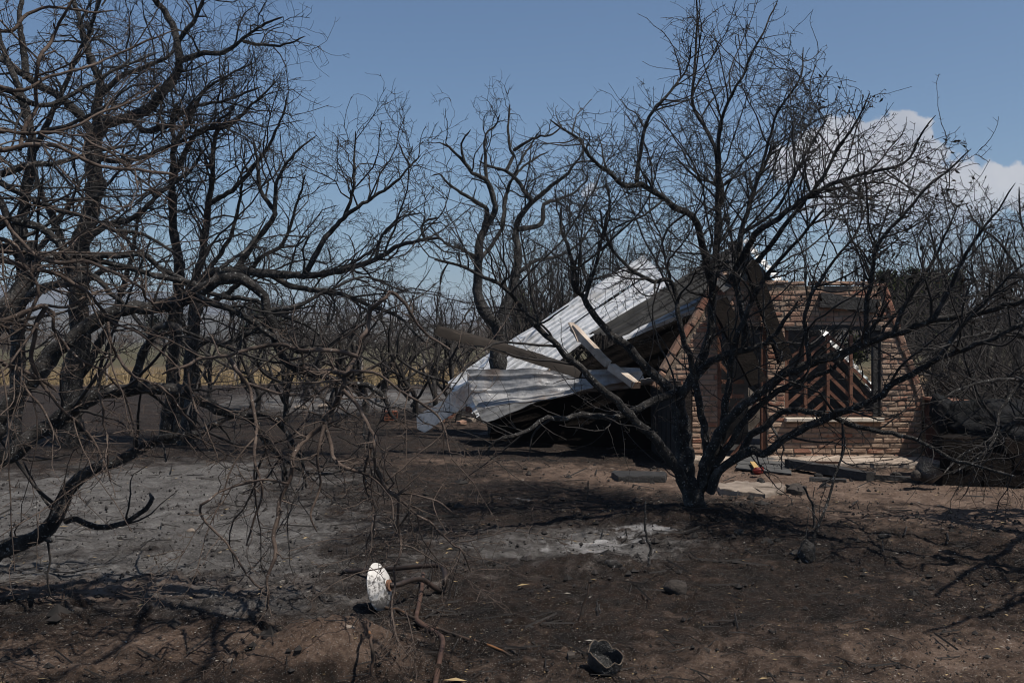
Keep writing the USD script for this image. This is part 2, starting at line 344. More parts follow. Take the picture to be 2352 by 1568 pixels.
def ground_z(x, y):
    x, y = np.asarray(x, float), np.asarray(y, float)
    p = np.stack([x, y, np.zeros_like(x)], -1)
    r = np.hypot(x, y)
    fade = np.clip(1.3 - r / 60, 0, 1)
    z = (meshkit.fbm(p * .35, 3, 5) - .5) * .10 * np.clip((r - 1) / 8, 0, 1)
    z = z + (meshkit.fbm(p * 2.2, 4, 9) - .5) * .055 * fade
    for mx, my, rx, ry, h in MOUNDS:
        q = ((x - mx) / rx) ** 2 + ((y - my) / ry) ** 2
        z = z + h * np.exp(-q * 1.2) * (.75 + .5 * meshkit.fbm(p * 7, 3, 4))
    house = np.clip(1 - np.maximum(np.abs(x - 3.9) - 2.2, 0) / 1.5, 0, 1) * np.clip(1 - np.maximum(np.abs(y - 15.5) - 3, 0) / 1.5, 0, 1)
    z = z * (1 - house)
    far = np.clip((r - 60) / 400, 0, 1)
    return z + far * 3.0 * (meshkit.fbm(p / 180, 2, 3) - .35)

def gz(x, y): return float(ground_z(np.array([x]), np.array([y]))[0])

def GG(px, py, up=0.0):
    p = G(px, py)
    for _ in range(3):
        p = G(px, py, gz(p[0], p[1]))
    return p + [0, 0, up]

ang = np.concatenate([np.linspace(-180, -40, 40, endpoint=False), np.linspace(-40, 40, 430, endpoint=False), np.linspace(40, 180, 40, endpoint=False)])
ang = np.radians(ang)
rad = np.concatenate([np.geomspace(.8, 3.5, 24, endpoint=False), np.geomspace(3.5, 40, 330, endpoint=False), np.geomspace(40, 9000, 70)])
RR, AA = np.meshgrid(rad, ang, indexing="ij")
gx, gy = RR * np.sin(AA), RR * np.cos(AA)
gzv = ground_z(gx, gy)
p3 = np.stack([gx, gy, 0 * gx], -1)
fine = meshkit.fbm(p3 * 9, 4, 21) - .5
fine2 = meshkit.fbm(p3 * 28, 3, 33) - .5
clod = np.clip(meshkit.fbm(p3 * 14, 3, 40) - .56, 0, 1)
nearf = np.clip(1.4 - RR / 16, 0, 1)
gzv = gzv + (fine * .045 + fine2 * .026 + clod * .13) * nearf

def blob(px, py, wx, wy):
    """Soft patch centred on the place seen at (px, py), wx and wy metres across."""
    c = G(px, py)
    return np.exp(-((gx - c[0]) / wx) ** 2 - ((gy - c[1]) / wy) ** 2)

nz = meshkit.fbm(p3 * 1.1, 4, 51); nz2 = meshkit.fbm(p3 * .5, 3, 61)
brown = 1.5 * blob(2090, 1120, 2.0, 1.0) + 1.2 * blob(1830, 1100, 1.2, .7) + 1.3 * blob(2300, 1195, 1.5, .6) + .55 * blob(1450, 1100, 1.4, .6) + .35 * blob(1150, 1060, 3, 1.0) + .25 * blob(930, 1130, 1.6, 1.2) \
    + .45 * blob(1000, 970, 1.5, 1.6) + .85 * blob(765, 1525, .40, .36) + .22 * blob(1700, 1540, 2, .7) + .75 * blob(250, 1345, 1.6, .45) + .35 * blob(80, 1530, .8, .5) + .4 * blob(480, 1470, 1.0, .5) + .25 * blob(2250, 1500, .9, .5) + .75 * blob(1700, 1062, 1.5, .4)
brown = np.clip(brown * (.35 + 1.3 * nz) + .42 * np.clip(nz2 - .42, 0, 1), 0, 1)
grey = 1.2 * blob(300, 1120, 2.1, 2.3) + .8 * blob(60, 1200, 1.2, 1.4) + .9 * blob(520, 1220, 1.3, 1.1) + .7 * blob(760, 925, 3.5, 4) + .85 * blob(330, 1310, 2.0, .55) + .5 * blob(520, 1390, 1.3, .45) + .95 * blob(1340, 1248, 1.0, .65) + .4 * blob(1150, 1000, .8, .8) + .5 * blob(1000, 905, 6, 5)
grey = np.clip(grey * (.3 + 1.4 * meshkit.fbm(p3 * 1.7, 4, 71)), 0, 1)
white = .8 * blob(1400, 1238, .42, .30) + .7 * blob(1500, 1222, .35, .18) + .45 * blob(1300, 1255, .4, .3) + .55 * blob(1110, 995, .4, .35) + .35 * blob(1190, 1150, .3, .15) + .35 * blob(880, 905, 2.2, .7)
white = np.clip(white * 1.7 * np.clip(meshkit.fbm(p3 * 5.5, 4, 81) - .24, 0, 1) * 1.5, 0, 1)
black = np.clip(1.15 * np.exp(-((gx - 1.0) / 1.5) ** 4 - ((gy - 14.9) / 1.55) ** 4), 0, 1)  # painted shade: blackens the ground under and before the collapsed roofing
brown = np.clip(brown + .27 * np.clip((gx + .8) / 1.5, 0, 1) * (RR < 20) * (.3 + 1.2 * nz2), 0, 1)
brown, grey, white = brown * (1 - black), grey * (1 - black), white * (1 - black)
edge = 37 + 5 * (meshkit.fbm(p3 * .12, 3, 91) - .5) * 2 + .1 * gx
dry = np.clip((gy - edge) / 1.6, 0, 1) * (AA > -2) * (AA < 2)
green = np.clip((RR - 52) / 25, 0, 1)
idx = np.arange(len(rad) * len(ang)).reshape(len(rad), len(ang))
nx = np.roll(idx, -1, axis=1)
quads = np.stack([idx[:-1], idx[1:], nx[1:], nx[:-1]], -1).reshape(-1, 4)
gv = np.stack([gx, gy, gzv], -1).reshape(-1, 3)
centre = len(gv)
gv = np.vstack([gv, [[0, 0, 0.0]]])
tri = np.vstack([quads[:, [0, 2, 1]], quads[:, [0, 3, 2]], np.stack([np.full(len(ang), centre), nx[0], idx[0]], -1)])
tm = trimesh.Trimesh(gv, tri, process=False)
v_, f_, n_ = meshkit.arrays((gv, tri), True)
if n_[0, 2] < 0: f_ = f_[:, ::-1]; n_ = -n_
n = {"g": ("geometry", {}), "a": ("attribute", {"attribute": "masks"}), "a2": ("attribute", {"attribute": "fields"}), "s": ("separate_color", {}), "s2": ("separate_color", {}),
     "n1": ("noise_texture", {"scale": 3.2, "detail": 9.0, "roughness": .68}), "n2": ("noise_texture", {"scale": 34.0, "detail": 7.0, "roughness": .8}), "v": ("noise_texture", {"scale": 150.0, "detail": 2.0}),
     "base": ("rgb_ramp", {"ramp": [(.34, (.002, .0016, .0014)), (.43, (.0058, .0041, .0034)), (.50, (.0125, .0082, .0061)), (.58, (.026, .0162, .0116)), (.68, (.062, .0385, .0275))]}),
     "soil": ("rgb_ramp", {"ramp": [(.35, (.026, .017, .0125)), (.5, (.105, .071, .053)), (.66, (.24, .175, .135))]}),
     "ash": ("rgb_ramp", {"ramp": [(.36, (.02, .0185, .018)), (.5, (.082, .077, .074)), (.66, (.20, .195, .19))]}),
     "wash": ("rgb_ramp", {"ramp": [(.36, (.05, .048, .048)), (.5, (.19, .185, .185)), (.64, (.42, .415, .415))]}),
     "dryc": ("rgb_ramp", {"ramp": [(.36, (.06, .041, .024)), (.5, (.12, .083, .048)), (.66, (.19, .135, .078))]}),
     "grn": ("rgb_ramp", {"ramp": [(.36, (.035, .034, .02)), (.64, (.08, .068, .038))]}),
     "avg": ("mix_float", {"fac": .5}), "mm1": ("mix", {"mix_type": "mix"}), "mm2": ("mix", {"mix_type": "mix"}), "mm3": ("mix", {"mix_type": "mix"}), "mm4": ("mix", {"mix_type": "mix"}), "mm5": ("mix", {"mix_type": "mix"}),
     "fl": ("map_range", {"range_type": "smoothstep", "from_min": .645, "from_max": .69, "to_min": 0.0, "to_max": .75}), "fm": ("mix", {"mix_type": "mix", "color2": (.30, .29, .275)}),
     "b": ("bump", {"strength": 1.0, "distance": .035}), "p": ("principled_bsdf", {"roughness": .95, "specular_ior_level": .15})}
l = [("a.color", "s.color"), ("a2.color", "s2.color"), ("g.position", "n1.vector"), ("g.position", "n2.vector"), ("g.position", "v.vector"),
     ("n1.fac", "avg.a"), ("n2.fac", "avg.b")]
for r in ("base", "soil", "ash", "wash", "dryc", "grn"): l.append(("avg.result", r + ".fac"))
l += [("base.color", "mm1.color1"), ("soil.color", "mm1.color2"), ("e0.result", "mm1.fac"), ("mm1.color", "mm2.color1"), ("ash.color", "mm2.color2"), ("e1.result", "mm2.fac"),
      ("mm2.color", "mm3.color1"), ("wash.color", "mm3.color2"), ("e2.result", "mm3.fac"), ("v.fac", "fl.value"), ("fl.result", "fm.fac"), ("mm3.color", "fm.color1"),
      ("fm.color", "mm4.color1"), ("dryc.color", "mm4.color2"), ("s2.r", "mm4.fac"), ("mm4.color", "mm5.color1"), ("grn.color", "mm5.color2"), ("s2.g", "mm5.fac"),
      ("mm5.color", "p.base_color"), ("n2.fac", "b.height"), ("b.normal", "p.normal")]
n["pn"] = ("noise_texture", {"scale": 4.5, "detail": 9.0, "roughness": .72}); l.append(("g.position", "pn.vector"))
for q, ch, amp, lo_, hi_ in ((0, "r", 1.6, .22, .85), (1, "g", 2.0, .15, .9), (2, "b", 3.0, .18, .75)):
    n[f"q{q}"] = ("math", {"math_type": "multiply_add", "value2": amp, "value3": -amp * .5}); n[f"sum{q}"] = ("math", {"math_type": "add"})
    n[f"z{q}"] = ("math", {"math_type": "multiply", "value2": 6.0, "use_clamp": True}); n[f"y{q}"] = ("math", {"math_type": "multiply"})
    n[f"e{q}"] = ("map_range", {"range_type": "smoothstep", "from_min": lo_, "from_max": hi_, "to_min": 0.0, "to_max": 1.0})
    l += [("pn.fac", f"q{q}.value1"), (f"s.{ch}", f"z{q}.value1"), (f"q{q}.value", f"y{q}.value1"), (f"z{q}.value", f"y{q}.value2"), (f"y{q}.value", f"sum{q}.value1"), (f"s.{ch}", f"sum{q}.value2"), (f"sum{q}.value", f"e{q}.value")]
M_GROUND = mat("burnt_ground", n, l)
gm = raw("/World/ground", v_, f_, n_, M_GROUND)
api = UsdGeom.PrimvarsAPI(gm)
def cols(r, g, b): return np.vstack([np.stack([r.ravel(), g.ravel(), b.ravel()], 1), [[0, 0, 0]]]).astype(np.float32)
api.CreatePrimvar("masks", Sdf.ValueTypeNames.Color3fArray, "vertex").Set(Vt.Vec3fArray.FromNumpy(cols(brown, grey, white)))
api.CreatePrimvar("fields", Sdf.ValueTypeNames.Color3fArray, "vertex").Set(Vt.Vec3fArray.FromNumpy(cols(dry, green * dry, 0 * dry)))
meta("/World/ground", kind="structure")

# ------------------------------------------------------------------ hills
def hills(name, dist, prof, seed, colour):
    az = np.linspace(-75, 75, 300)
    pxs = CX + F * np.tan(np.radians(np.clip(az, -60, 60)))
    top = np.interp(pxs, [a for a, b in prof], [b for a, b in prof])
    hgt = (CY - top) / F * dist + 40 * (meshkit.fbm(np.stack([az * .35, 0 * az, 0 * az], -1), 4, seed) - .5) * dist / 6000
    rows = []
    for k, t in enumerate(np.linspace(0, 1, 14)):
        d = dist * (.72 + .28 * t) if t <= 1 else dist
        h = hgt * (t ** .8) * (1 + .25 * (meshkit.fbm(np.stack([az * .6, np.full_like(az, t * 6), 0 * az], -1), 4, seed + 3) - .5) * (1 - t))
        rows.append(np.stack([d * np.tan(np.radians(np.clip(az, -70, 70))), np.full_like(az, d), h - 4 * (t == 0)], -1))
    rows.append(rows[-1] + [0, dist * .3, 0]); rows[-1][:, 2] = -4
    V = np.array(rows); r, c = V.shape[:2]
    i = np.arange(r * c).reshape(r, c)
    q = np.stack([i[:-1, :-1], i[:-1, 1:], i[1:, 1:], i[1:, :-1]], -1).reshape(-1, 4)
    m = noisy(name + "_cover", colour, scale=.004, detail=8, rough=1.0, spec=0.0)
    single(name, (V.reshape(-1, 3), q), m, kind="structure", smooth=True)
hills("hills", 3600, [(-900, 670), (0, 655), (150, 652), (350, 664), (520, 690), (620, 697), (760, 707), (900, 722), (1200, 740), (1700, 735), (2352, 730), (3200, 720)], 3, [(.35, (.035, .036, .03)), (.7, (.07, .065, .055))])
hills("near_hills", 1700, [(-900, 730), (0, 722), (300, 715), (640, 728), (760, 716), (860, 722), (1000, 740), (1300, 752), (2352, 750), (3200, 745)], 8, [(.35, (.035, .034, .026)), (.7, (.075, .066, .05))])

# ------------------------------------------------------------------ trees
class Tree:
    def __init__(self, seed): self.rng = np.random.default_rng(seed); self.limbs = []
    def limb(self, pts, d, w, wig=.010, step=.09, knob=.12, sides=9):
        """pts: seen positions (x, y[, depth]); d: depth at both ends; w: seen width at both ends."""
        xy = np.array([p[:2] for p in pts], float)
        s = np.r_[0, np.cumsum(np.linalg.norm(np.diff(xy, axis=0), axis=1))]; s /= s[-1]
        d0, d1 = (d, d) if np.isscalar(d) else d
        dep = d0 + (d1 - d0) * s
        wob = self.rng.normal(0, .05, len(pts)); wob[0] = 0
        dep = dep + wob
        wid = w[0] + (w[1] - w[0]) * s
        P = np.array([np.r_[W(x, y, dd), ww / F * dd / 2] for (x, y), dd, ww in zip(xy, dep, wid)])
        return self.add(P[:, :3], P[:, 3], wig, step, knob, sides)
    def add(self, pts, r, wig=.01, step=.09, knob=.12, sides=9):
        q = spline(np.c_[pts, r], step)
        n = len(q); rg = self.rng
        s = np.r_[0, np.cumsum(np.linalg.norm(np.diff(q[:, :3], axis=0), axis=1))]
        off = rg.uniform(0, 99, 3)
        wv = np.stack([meshkit.fbm(np.stack([s * 3.5 + o, 0 * s + o, 0 * s], -1), 3, 1) - .5 for o in off], -1)
        wv2 = np.stack([meshkit.fbm(np.stack([s * 13 + o, 0 * s + o, 0 * s], -1), 2, 6) - .5 for o in off], -1)
        tt = np.clip(s / .3, 0, 1)[:, None]
        q[:, :3] += wv2 * np.clip(q[:, 3:4] * 1.6, .006, .03) * 1.3 * tt
        q[:, :3] += wv * wig * 4 * tt
        q[:, 3] *= 1 + knob * 2 * (meshkit.fbm(np.stack([s * 9 + off[0], 0 * s, 0 * s], -1), 2, 2) - .5)
        q[-1, 3] *= .55
        self.limbs.append((q[:, :3], np.maximum(q[:, 3], .0015), sides))
        return self.limbs[-1]

def limb_mesh(P, R, sides, seed):
    ang = np.arange(sides) * 2 * np.pi / sides
    s = np.r_[0, np.cumsum(np.linalg.norm(np.diff(P, axis=0), axis=1))]
    big = np.clip(R / .06, 0, 1)[:, None]
    p = np.stack([np.cos(ang)[None, :] * 1.2 + 0 * s[:, None], np.sin(ang)[None, :] * 1.2 + 0 * s[:, None], s[:, None] * 5 + 0 * ang[None, :]], -1)
    RR = R[:, None] * (1 + (.15 + .25 * big) * (meshkit.fbm(p + seed, 3, 7) - .5))
    v, f, n = tubes(P[None], RR[None], sides)
    c = len(v)
    last = np.arange(sides) + (len(P) - 1) * sides
    tip = P[-1] + (P[-1] - P[-2]) / (np.linalg.norm(P[-1] - P[-2]) + 1e-9) * R[-1] * .4
    v = np.vstack([v, tip]); n = np.vstack([n, [(P[-1] - P[-2]) / (np.linalg.norm(P[-1] - P[-2]) + 1e-9)]])
    f = np.vstack([f, np.stack([last, np.roll(last, -1), np.full(sides, c)], -1)])
    return v, f, n

def sprout(rg, parents, per_m, lo, hi, ang=(35, 75), up=0.0, npts=6, wig=.22, rk=.6, rmin=.0022, rmax=.03, tmin=.12, taper=.35, bias=None, hang=0.0, keep=None):
    """Side shoots: parents is a list of (P (n,3), R (n)) or a pair of stacked arrays."""
    if isinstance(parents, list):
        S = np.vstack([p[0][:-1] for p in parents]); E = np.vstack([p[0][1:] for p in parents]); Rr = np.concatenate([p[1][:-1] for p in parents])
        tt = np.concatenate([np.linspace(0, 1, len(p[0]) - 1) for p in parents])
    else:
        P, R = parents
        S, E, Rr = P[:, :-1].reshape(-1, 3), P[:, 1:].reshape(-1, 3), R[:, :-1].ravel()
        tt = np.tile(np.linspace(0, 1, P.shape[1] - 1), len(P))
    L = np.linalg.norm(E - S, axis=1) * (tt >= tmin)
    M = int(L.sum() * per_m)
    if M < 1: return np.zeros((0, npts, 3)), np.zeros((0, npts))
    k = rg.choice(len(L), M, p=L / L.sum())
    t = rg.random((M, 1))
    base = S[k] + (E[k] - S[k]) * t
    T = E[k] - S[k]; T /= np.linalg.norm(T, axis=1, keepdims=True) + 1e-9
    rnd = rg.normal(size=(M, 3)); rnd -= T * (rnd * T).sum(1, keepdims=True); rnd /= np.linalg.norm(rnd, axis=1, keepdims=True) + 1e-9
    a = np.radians(rg.uniform(*ang, (M, 1)))
    D = T * np.cos(a) + rnd * np.sin(a)
    D[:, 2] += up
    if bias is not None: D += bias
    D /= np.linalg.norm(D, axis=1, keepdims=True)
    ln = lo + (hi - lo) * rg.random(M) ** 1.6
    ln *= .55 + .45 * np.clip(Rr[k] / (np.median(Rr) + 1e-9), .4, 1.4)
    pts = [base]; st = (ln / (npts - 1))[:, None]
    for i in range(npts - 1):
        pts.append(pts[-1] + D * st)
        D = D + rg.normal(0, wig, (M, 3)); D[:, 2] += up * .12 - hang
        D /= np.linalg.norm(D, axis=1, keepdims=True)
    P = np.stack(pts, 1)
    P[..., 2] = np.maximum(P[..., 2], .03)
    r0 = np.clip(np.minimum(Rr[k] * rk, .004 + ln * .016), rmin, rmax)
    R = np.maximum(r0[:, None] * np.linspace(1, taper, npts)[None], rmin * .6)
    if keep is not None:
        ok = keep(P); P, R = P[ok], R[ok]
    return P, R

def build_tree(name, label, cat, tree, bark, twig, levels, group=None, thorns=0, leaves=None, trunk=1, into=None):
    """trunk: how many of the first limbs are the trunk."""
    rg = tree.rng
    base = tree.limbs[0][0][0].copy(); base[2] = max(0, base[2] if base[2] < .4 else 0)
    t = into or thing(name, label, cat, base, group)
    if into: trunk = 0
    for i, (P, R, sides) in enumerate(tree.limbs):
        part(t, "trunk" if i < trunk else "branch", limb_mesh(P, R, sides, i * 3.7), bark)
    parents = [(P, R) for P, R, s in tree.limbs]
    meshes, allp = [], []
    Q, S = sprout(rg, parents, .9, .03, .13, ang=(35, 80), npts=4, wig=.18, rk=.45, rmin=.004, rmax=.03, tmin=.08, taper=.75)
    if len(Q): part(t, "broken_stubs", join([tubes(Q, np.clip(S, .004, .03), 6)]), bark, kind="stuff")
    for lv in levels:
        lv = dict(lv); sides = lv.pop("sides", 3); both = lv.pop("also_limbs", False)
        src = parents
        P, R = sprout(rg, src, **lv)
        if len(P):
            meshes.append(tubes(P, R, sides)); allp.append((P, R))
            parents = (P, R)
            if both: parents = [(P[i], R[i]) for i in range(len(P))] + [(a, b) for a, b, s in tree.limbs]
    if thorns:
        for P, R in allp[-3:]:
            Q, S = sprout(rg, (P, R), thorns, .02, .06, ang=(55, 95), npts=2, rk=.6, rmin=.0020, rmax=.0034, tmin=0, taper=.3)
            if len(Q): meshes.append(tubes(Q, S, 3))
    if meshes: part(t, "drooping_twigs" if into else "twigs", join(meshes), twig, kind="stuff")
    if leaves:
        part(t, "dead_leaves", leaves(rg, allp[-1][0]), M_DEADLEAF, kind="stuff")
    return t

def leaf_cloud(rg, c, size, stretch=2.2):
    M = len(c)
    a = rg.normal(size=(M, 3)); a /= np.linalg.norm(a, axis=1, keepdims=True)
    b = np.cross(a, rg.normal(size=(M, 3))); b /= np.linalg.norm(b, axis=1, keepdims=True)
    s = size * rg.uniform(.6, 1.4, (M, 1)); nn = np.cross(a, b)
    a = a * s * stretch / 2; b = b * s / 2
    v = np.stack([c - a, c + b + nn * s * .2, c + a, c - b + nn * s * .2], 1).reshape(-1, 3)
    i = np.arange(M)[:, None] * 4
    f = np.vstack([i + [0, 1, 2], i + [0, 2, 3]])
    return v, f, np.repeat(nn, 4, 0)

# --- the thorny many-stemmed tree right of the middle
R_ = Tree(101)
L = R_.limb
L([(1606, 1192), (1590, 1140), (1574, 1088), (1566, 992), (1556, 925), (1560, 893)], 9.45, (56, 34), knob=.2, sides=14, step=.05)
L([(1557, 920), (1586, 877), (1617, 846), (1655, 818), (1711, 802), (1757, 787), (1800, 740), (1835, 690)], (9.45, 8.7), (22, 7), sides=10)
L([(1580, 885), (1611, 827), (1627, 759), (1636, 696), (1633, 634), (1645, 560), (1650, 480), (1655, 400)], (9.45, 9.8), (24, 10), sides=10)
L([(1650, 470), (1641, 344), (1600, 258), (1593, 207), (1600, 110), (1600, 0), (1592, -40)], (9.8, 9.6), (11, 3))
L([(1645, 560), (1651, 396), (1651, 310), (1672, 234), (1710, 165), (1724, 127), (1755, 76), (1786, 0)], (9.7, 9.0), (12, 3))
L([(1636, 650), (1600, 520), (1578, 492), (1531, 461), (1476, 423), (1438, 427), (1394, 392), (1352, 358), (1332, 324), (1304, 306), (1263, 275)], (9.6, 8.4), (20, 4))
L([(1463, 420), (1473, 330), (1490, 268), (1531, 227), (1562, 186), (1578, 145), (1590, 95)], (9.0, 8.7), (11, 3))
L([(1711, 802), (1708, 737), (1695, 665), (1692, 618), (1700, 540), (1735, 430), (1780, 330)], (9.1, 9.3), (17, 6))
L([(1690, 620), (1720, 480), (1760, 350), (1789, 258), (1823, 207), (1841, 172), (1844, 107)], (9.2, 8.8), (11, 3))
L([(1680, 640), (1737, 540), (1858, 454), (1913, 423), (1996, 396), (2058, 382), (2092, 361), (2120, 303), (2147, 265)], (9.3, 7.6), (17, 3))
L([(1740, 600), (1789, 540), (1892, 406), (1920, 344), (1961, 286), (1999, 213)], (9.0, 8.0), (13, 3))
L([(1635, 1070), (1627, 1054), (1614, 976), (1602, 914), (1590, 852), (1575, 790), (1560, 740), (1550, 680), (1535, 645), (1500, 645), (1460, 625), (1420, 590), (1390, 540), (1375, 480)], (9.4, 8.9), (20, 5))
L([(1552, 905), (1475, 838), (1446, 803), (1402, 768), (1358, 715), (1341, 680), (1323, 654), (1310, 580), (1290, 530), (1290, 470)], (9.45, 8.9), (24, 5))
L([(1585, 1130), (1530, 1045), (1493, 1002), (1446, 956), (1417, 923), (1376, 888), (1344, 853), (1308, 824), (1270, 780), (1235, 753), (1206, 718), (1174, 683), (1130, 647), (1070, 615), (1000, 590)], (9.4, 7.6), (26, 5))
L([(1552, 900), (1493, 923), (1417, 956), (1352, 953), (1285, 961), (1250, 958), (1212, 988), (1140, 1013), (1115, 1045)], (9.4, 8.1), (20, 5))
L([(1612, 1120), (1624, 1048), (1680, 955), (1742, 908), (1786, 868), (1866, 833), (1960, 802), (2053, 768), (2146, 731), (2260, 715), (2352, 690), (2460, 670)], (9.4, 7.0), (24, 11), sides=10)
L([(1622, 1125), (1645, 1080), (1692, 992), (1742, 933), (1804, 889), (1866, 867), (1913, 849), (1938, 818), (2000, 760), (2040, 690)], (9.35, 8.0), (19, 6), sides=10)
L([(1632, 1130), (1645, 1091), (1686, 1054), (1730, 1034), (1754, 1045), (1804, 1004), (1882, 967), (1991, 923), (2053, 877), (2115, 849), (2156, 821), (2240, 790), (2352, 740), (2450, 700)], (9.3, 6.8), (22, 9), sides=10)
L([(1700, 1045), (1725, 1000), (1757, 976), (1789, 948), (1835, 944), (1913, 958), (1975, 983), (2069, 1001), (2115, 1014), (2182, 1051), (2260, 1075), (2330, 1095)], (9.2, 7.6), (17, 6))
L([(1604, 1140), (1650, 1020), (1668, 930), (1680, 840), (1720, 700), (1790, 600), (1860, 520), (1900, 480)], (9.35, 8.6), (22, 5))
L([(1990, 790), (2000, 640), (2030, 540), (2113, 447), (2195, 379), (2233, 341)], (7.9, 7.3), (13, 3))
L([(2146, 731), (2190, 640), (2230, 560), (2290, 480), (2330, 420)], (7.6, 7.0), (12, 3))
L([(2053, 768), (2080, 690), (2140, 610), (2180, 520), (2200, 470)], (7.8, 7.6), (11, 3))
L([(2156, 821), (2220, 740), (2300, 660), (2370, 590)], (7.3, 6.8), (11, 4))
L([(1770, 975), (1800, 1030), (1790, 1060)], (9.1, 8.9), (6, 3))
L([(1935, 965), (1935, 1030), (1915, 1090), (1880, 1120)], (8.4, 8.1), (5, 3))
L([(1240, 755), (1205, 600), (1195, 520)], (8.2, 8.0), (7, 3))
L([(1344, 690), (1380, 560), (1400, 470), (1390, 420)], (9.0, 8.8), (9, 3))
L([(1860, 836), (1850, 720), (1900, 620), (1960, 540), (1990, 460)], (8.3, 7.9), (12, 3))
L([(1700, 540), (1790, 470), (1850, 350), (1900, 280)], (9.2, 8.6), (9, 3))
def crown(P):
    """The rounded outline of the crown: shoots that would poke out of it are not grown."""
    e = P[:, -1]; k = 8.8 / np.maximum(e[:, 1], 1)
    top = np.interp(e[:, 0] * k, [-1, .33, 1.05, 1.63, 2.36, 2.57, 3.17, 3.73, 4.07, 4.5, 5.2], [2.6, 3.55, 4.15, 4.7, 4.7, 4.25, 3.85, 3.62, 3.35, 3.0, 2.7])
    b = P[:, 0]; bare = (b[:, 2] < 1.95) & ((np.abs(b[:, 0] * 917.3) % 1.0) > .42)
    loose = (np.abs(b[:, 1] * 733.1 + b[:, 2] * 411.7) % 1.0) ** 4 * .5
    return ((e[:, 2] - EYE) * k + EYE < top + loose) & ~bare
def pods(rg, P):
    c = P[:, -2:].reshape(-1, 3)
    sel = (c[:, 0] > 2.6) & (c[:, 2] > 1.9) & (rg.random(len(c)) < .35)
    return leaf_cloud(rg, c[sel] + rg.normal(0, .012, (sel.sum(), 3)), .016, 2.6)
build_tree("thorn_tree", "black many-stemmed thorny tree in front of the ruined brick house", "tree", R_, M_BARK, M_TWIG,
           [dict(keep=crown, per_m=5.2, lo=.45, hi=1.7, ang=(25, 75), up=.16, npts=14, wig=.15, rk=.55, rmin=.006, rmax=.012, tmin=.25, sides=5, also_limbs=True),
            dict(keep=crown, per_m=6.2, lo=.25, hi=1.1, ang=(30, 75), up=.22, npts=9, wig=.15, rk=.55, rmin=.0038, rmax=.008, tmin=.15, sides=4, also_limbs=True),
            dict(keep=crown, per_m=6.6, lo=.12, hi=.55, ang=(35, 85), up=.12, npts=6, wig=.20, rk=.55, rmin=.0035, rmax=.0058, tmin=.08, sides=3),
            dict(keep=crown, per_m=8, lo=.04, hi=.20, ang=(50, 92), npts=3, wig=.16, rk=.6, rmin=.0030, rmax=.0032, tmin=.05, sides=3)], thorns=9, leaves=pods)

# --- the forked tree behind the collapsed roof
M_ = Tree(202); L = M_.limb
L([(1142, 1015), (1143, 900), (1143, 830), (1148, 770), (1146, 740)], 17, (46, 34), sides=12, step=.08, knob=.18)
L([(1146, 750), (1130, 735), (1106, 705), (1097, 663), (1100, 619), (1100, 569), (1105, 540), (1130, 500), (1139, 482), (1132, 447), (1118, 417), (1084, 396), (1067, 372), (1042, 344), (1010, 327)], (17, 16.4), (28, 4), step=.12)
L([(1148, 750), (1159, 710), (1174, 672), (1185, 633), (1191, 575), (1184, 540), (1194, 499), (1218, 468), (1215, 451), (1190, 417), (1160, 392), (1125, 382), (1100, 370)], (17, 17.2), (26, 4), step=.12)
L([(1118, 417), (1116, 360), (1116, 310), (1139, 290), (1150, 262)], (16.6, 16.8), (9, 3))
L([(1163, 392), (1180, 358), (1173, 344), (1167, 293), (1170, 240)], (17.1, 17.3), (9, 3))
L([(1218, 468), (1263, 430), (1304, 399), (1330, 365), (1345, 340)], (17.2, 16.6), (12, 3))
L([(1190, 527), (1242, 513), (1249, 472), (1290, 454), (1325, 437), (1350, 410)], (17.1, 17.6), (13, 3))
L([(1180, 345), (1222, 320), (1270, 306), (1290, 285)], (17.2, 16.8), (8, 3))
L([(1110, 535), (1118, 482), (1098, 468), (1077, 454), (1040, 430), (1010, 400), (992, 405)], (16.8, 16), (13, 3))
L([(1153, 520), (1165, 440), (1185, 400), (1220, 370), (1260, 350)], (17, 17.8), (9, 3))
L([(1100, 600), (1130, 560), (1156, 516), (1160, 450), (1190, 380), (1215, 340), (1240, 300)], (16.8, 17.6), (11, 3))
L([(1067, 372), (1060, 330), (1080, 300)], (16.5, 16.4), (7, 3))
L([(1185, 630), (1230, 600), (1280, 590), (1330, 560), (1370, 500)], (17, 17.5), (10, 3))
L([(1100, 600), (1060, 570), (1020, 560), (985, 515)], (16.8, 16.3), (9, 3))
build_tree("forked_tree", "tall burnt tree with a forked crooked trunk behind the torn curled roofing sheet", "tree", M_, M_BARK, M_TWIG,
           [dict(per_m=.7, lo=.5, hi=1.1, ang=(30, 75), up=.15, npts=12, wig=.24, rk=.55, rmin=.008, rmax=.018, tmin=.35, sides=5, also_limbs=True),
            dict(per_m=4.4, lo=.25, hi=.9, ang=(30, 75), up=.2, npts=7, wig=.36, rk=.5, rmax=.014, tmin=.3, sides=4),
            dict(per_m=6.5, lo=.2, hi=.6, ang=(30, 75), up=.10, npts=7, wig=.28, rk=.6, rmin=.0045, rmax=.0085, tmin=.1, sides=3),
            dict(per_m=7, lo=.08, hi=.26, ang=(35, 80), npts=4, wig=.25, rk=.6, rmin=.004, rmax=.004, tmin=.1, sides=3)])

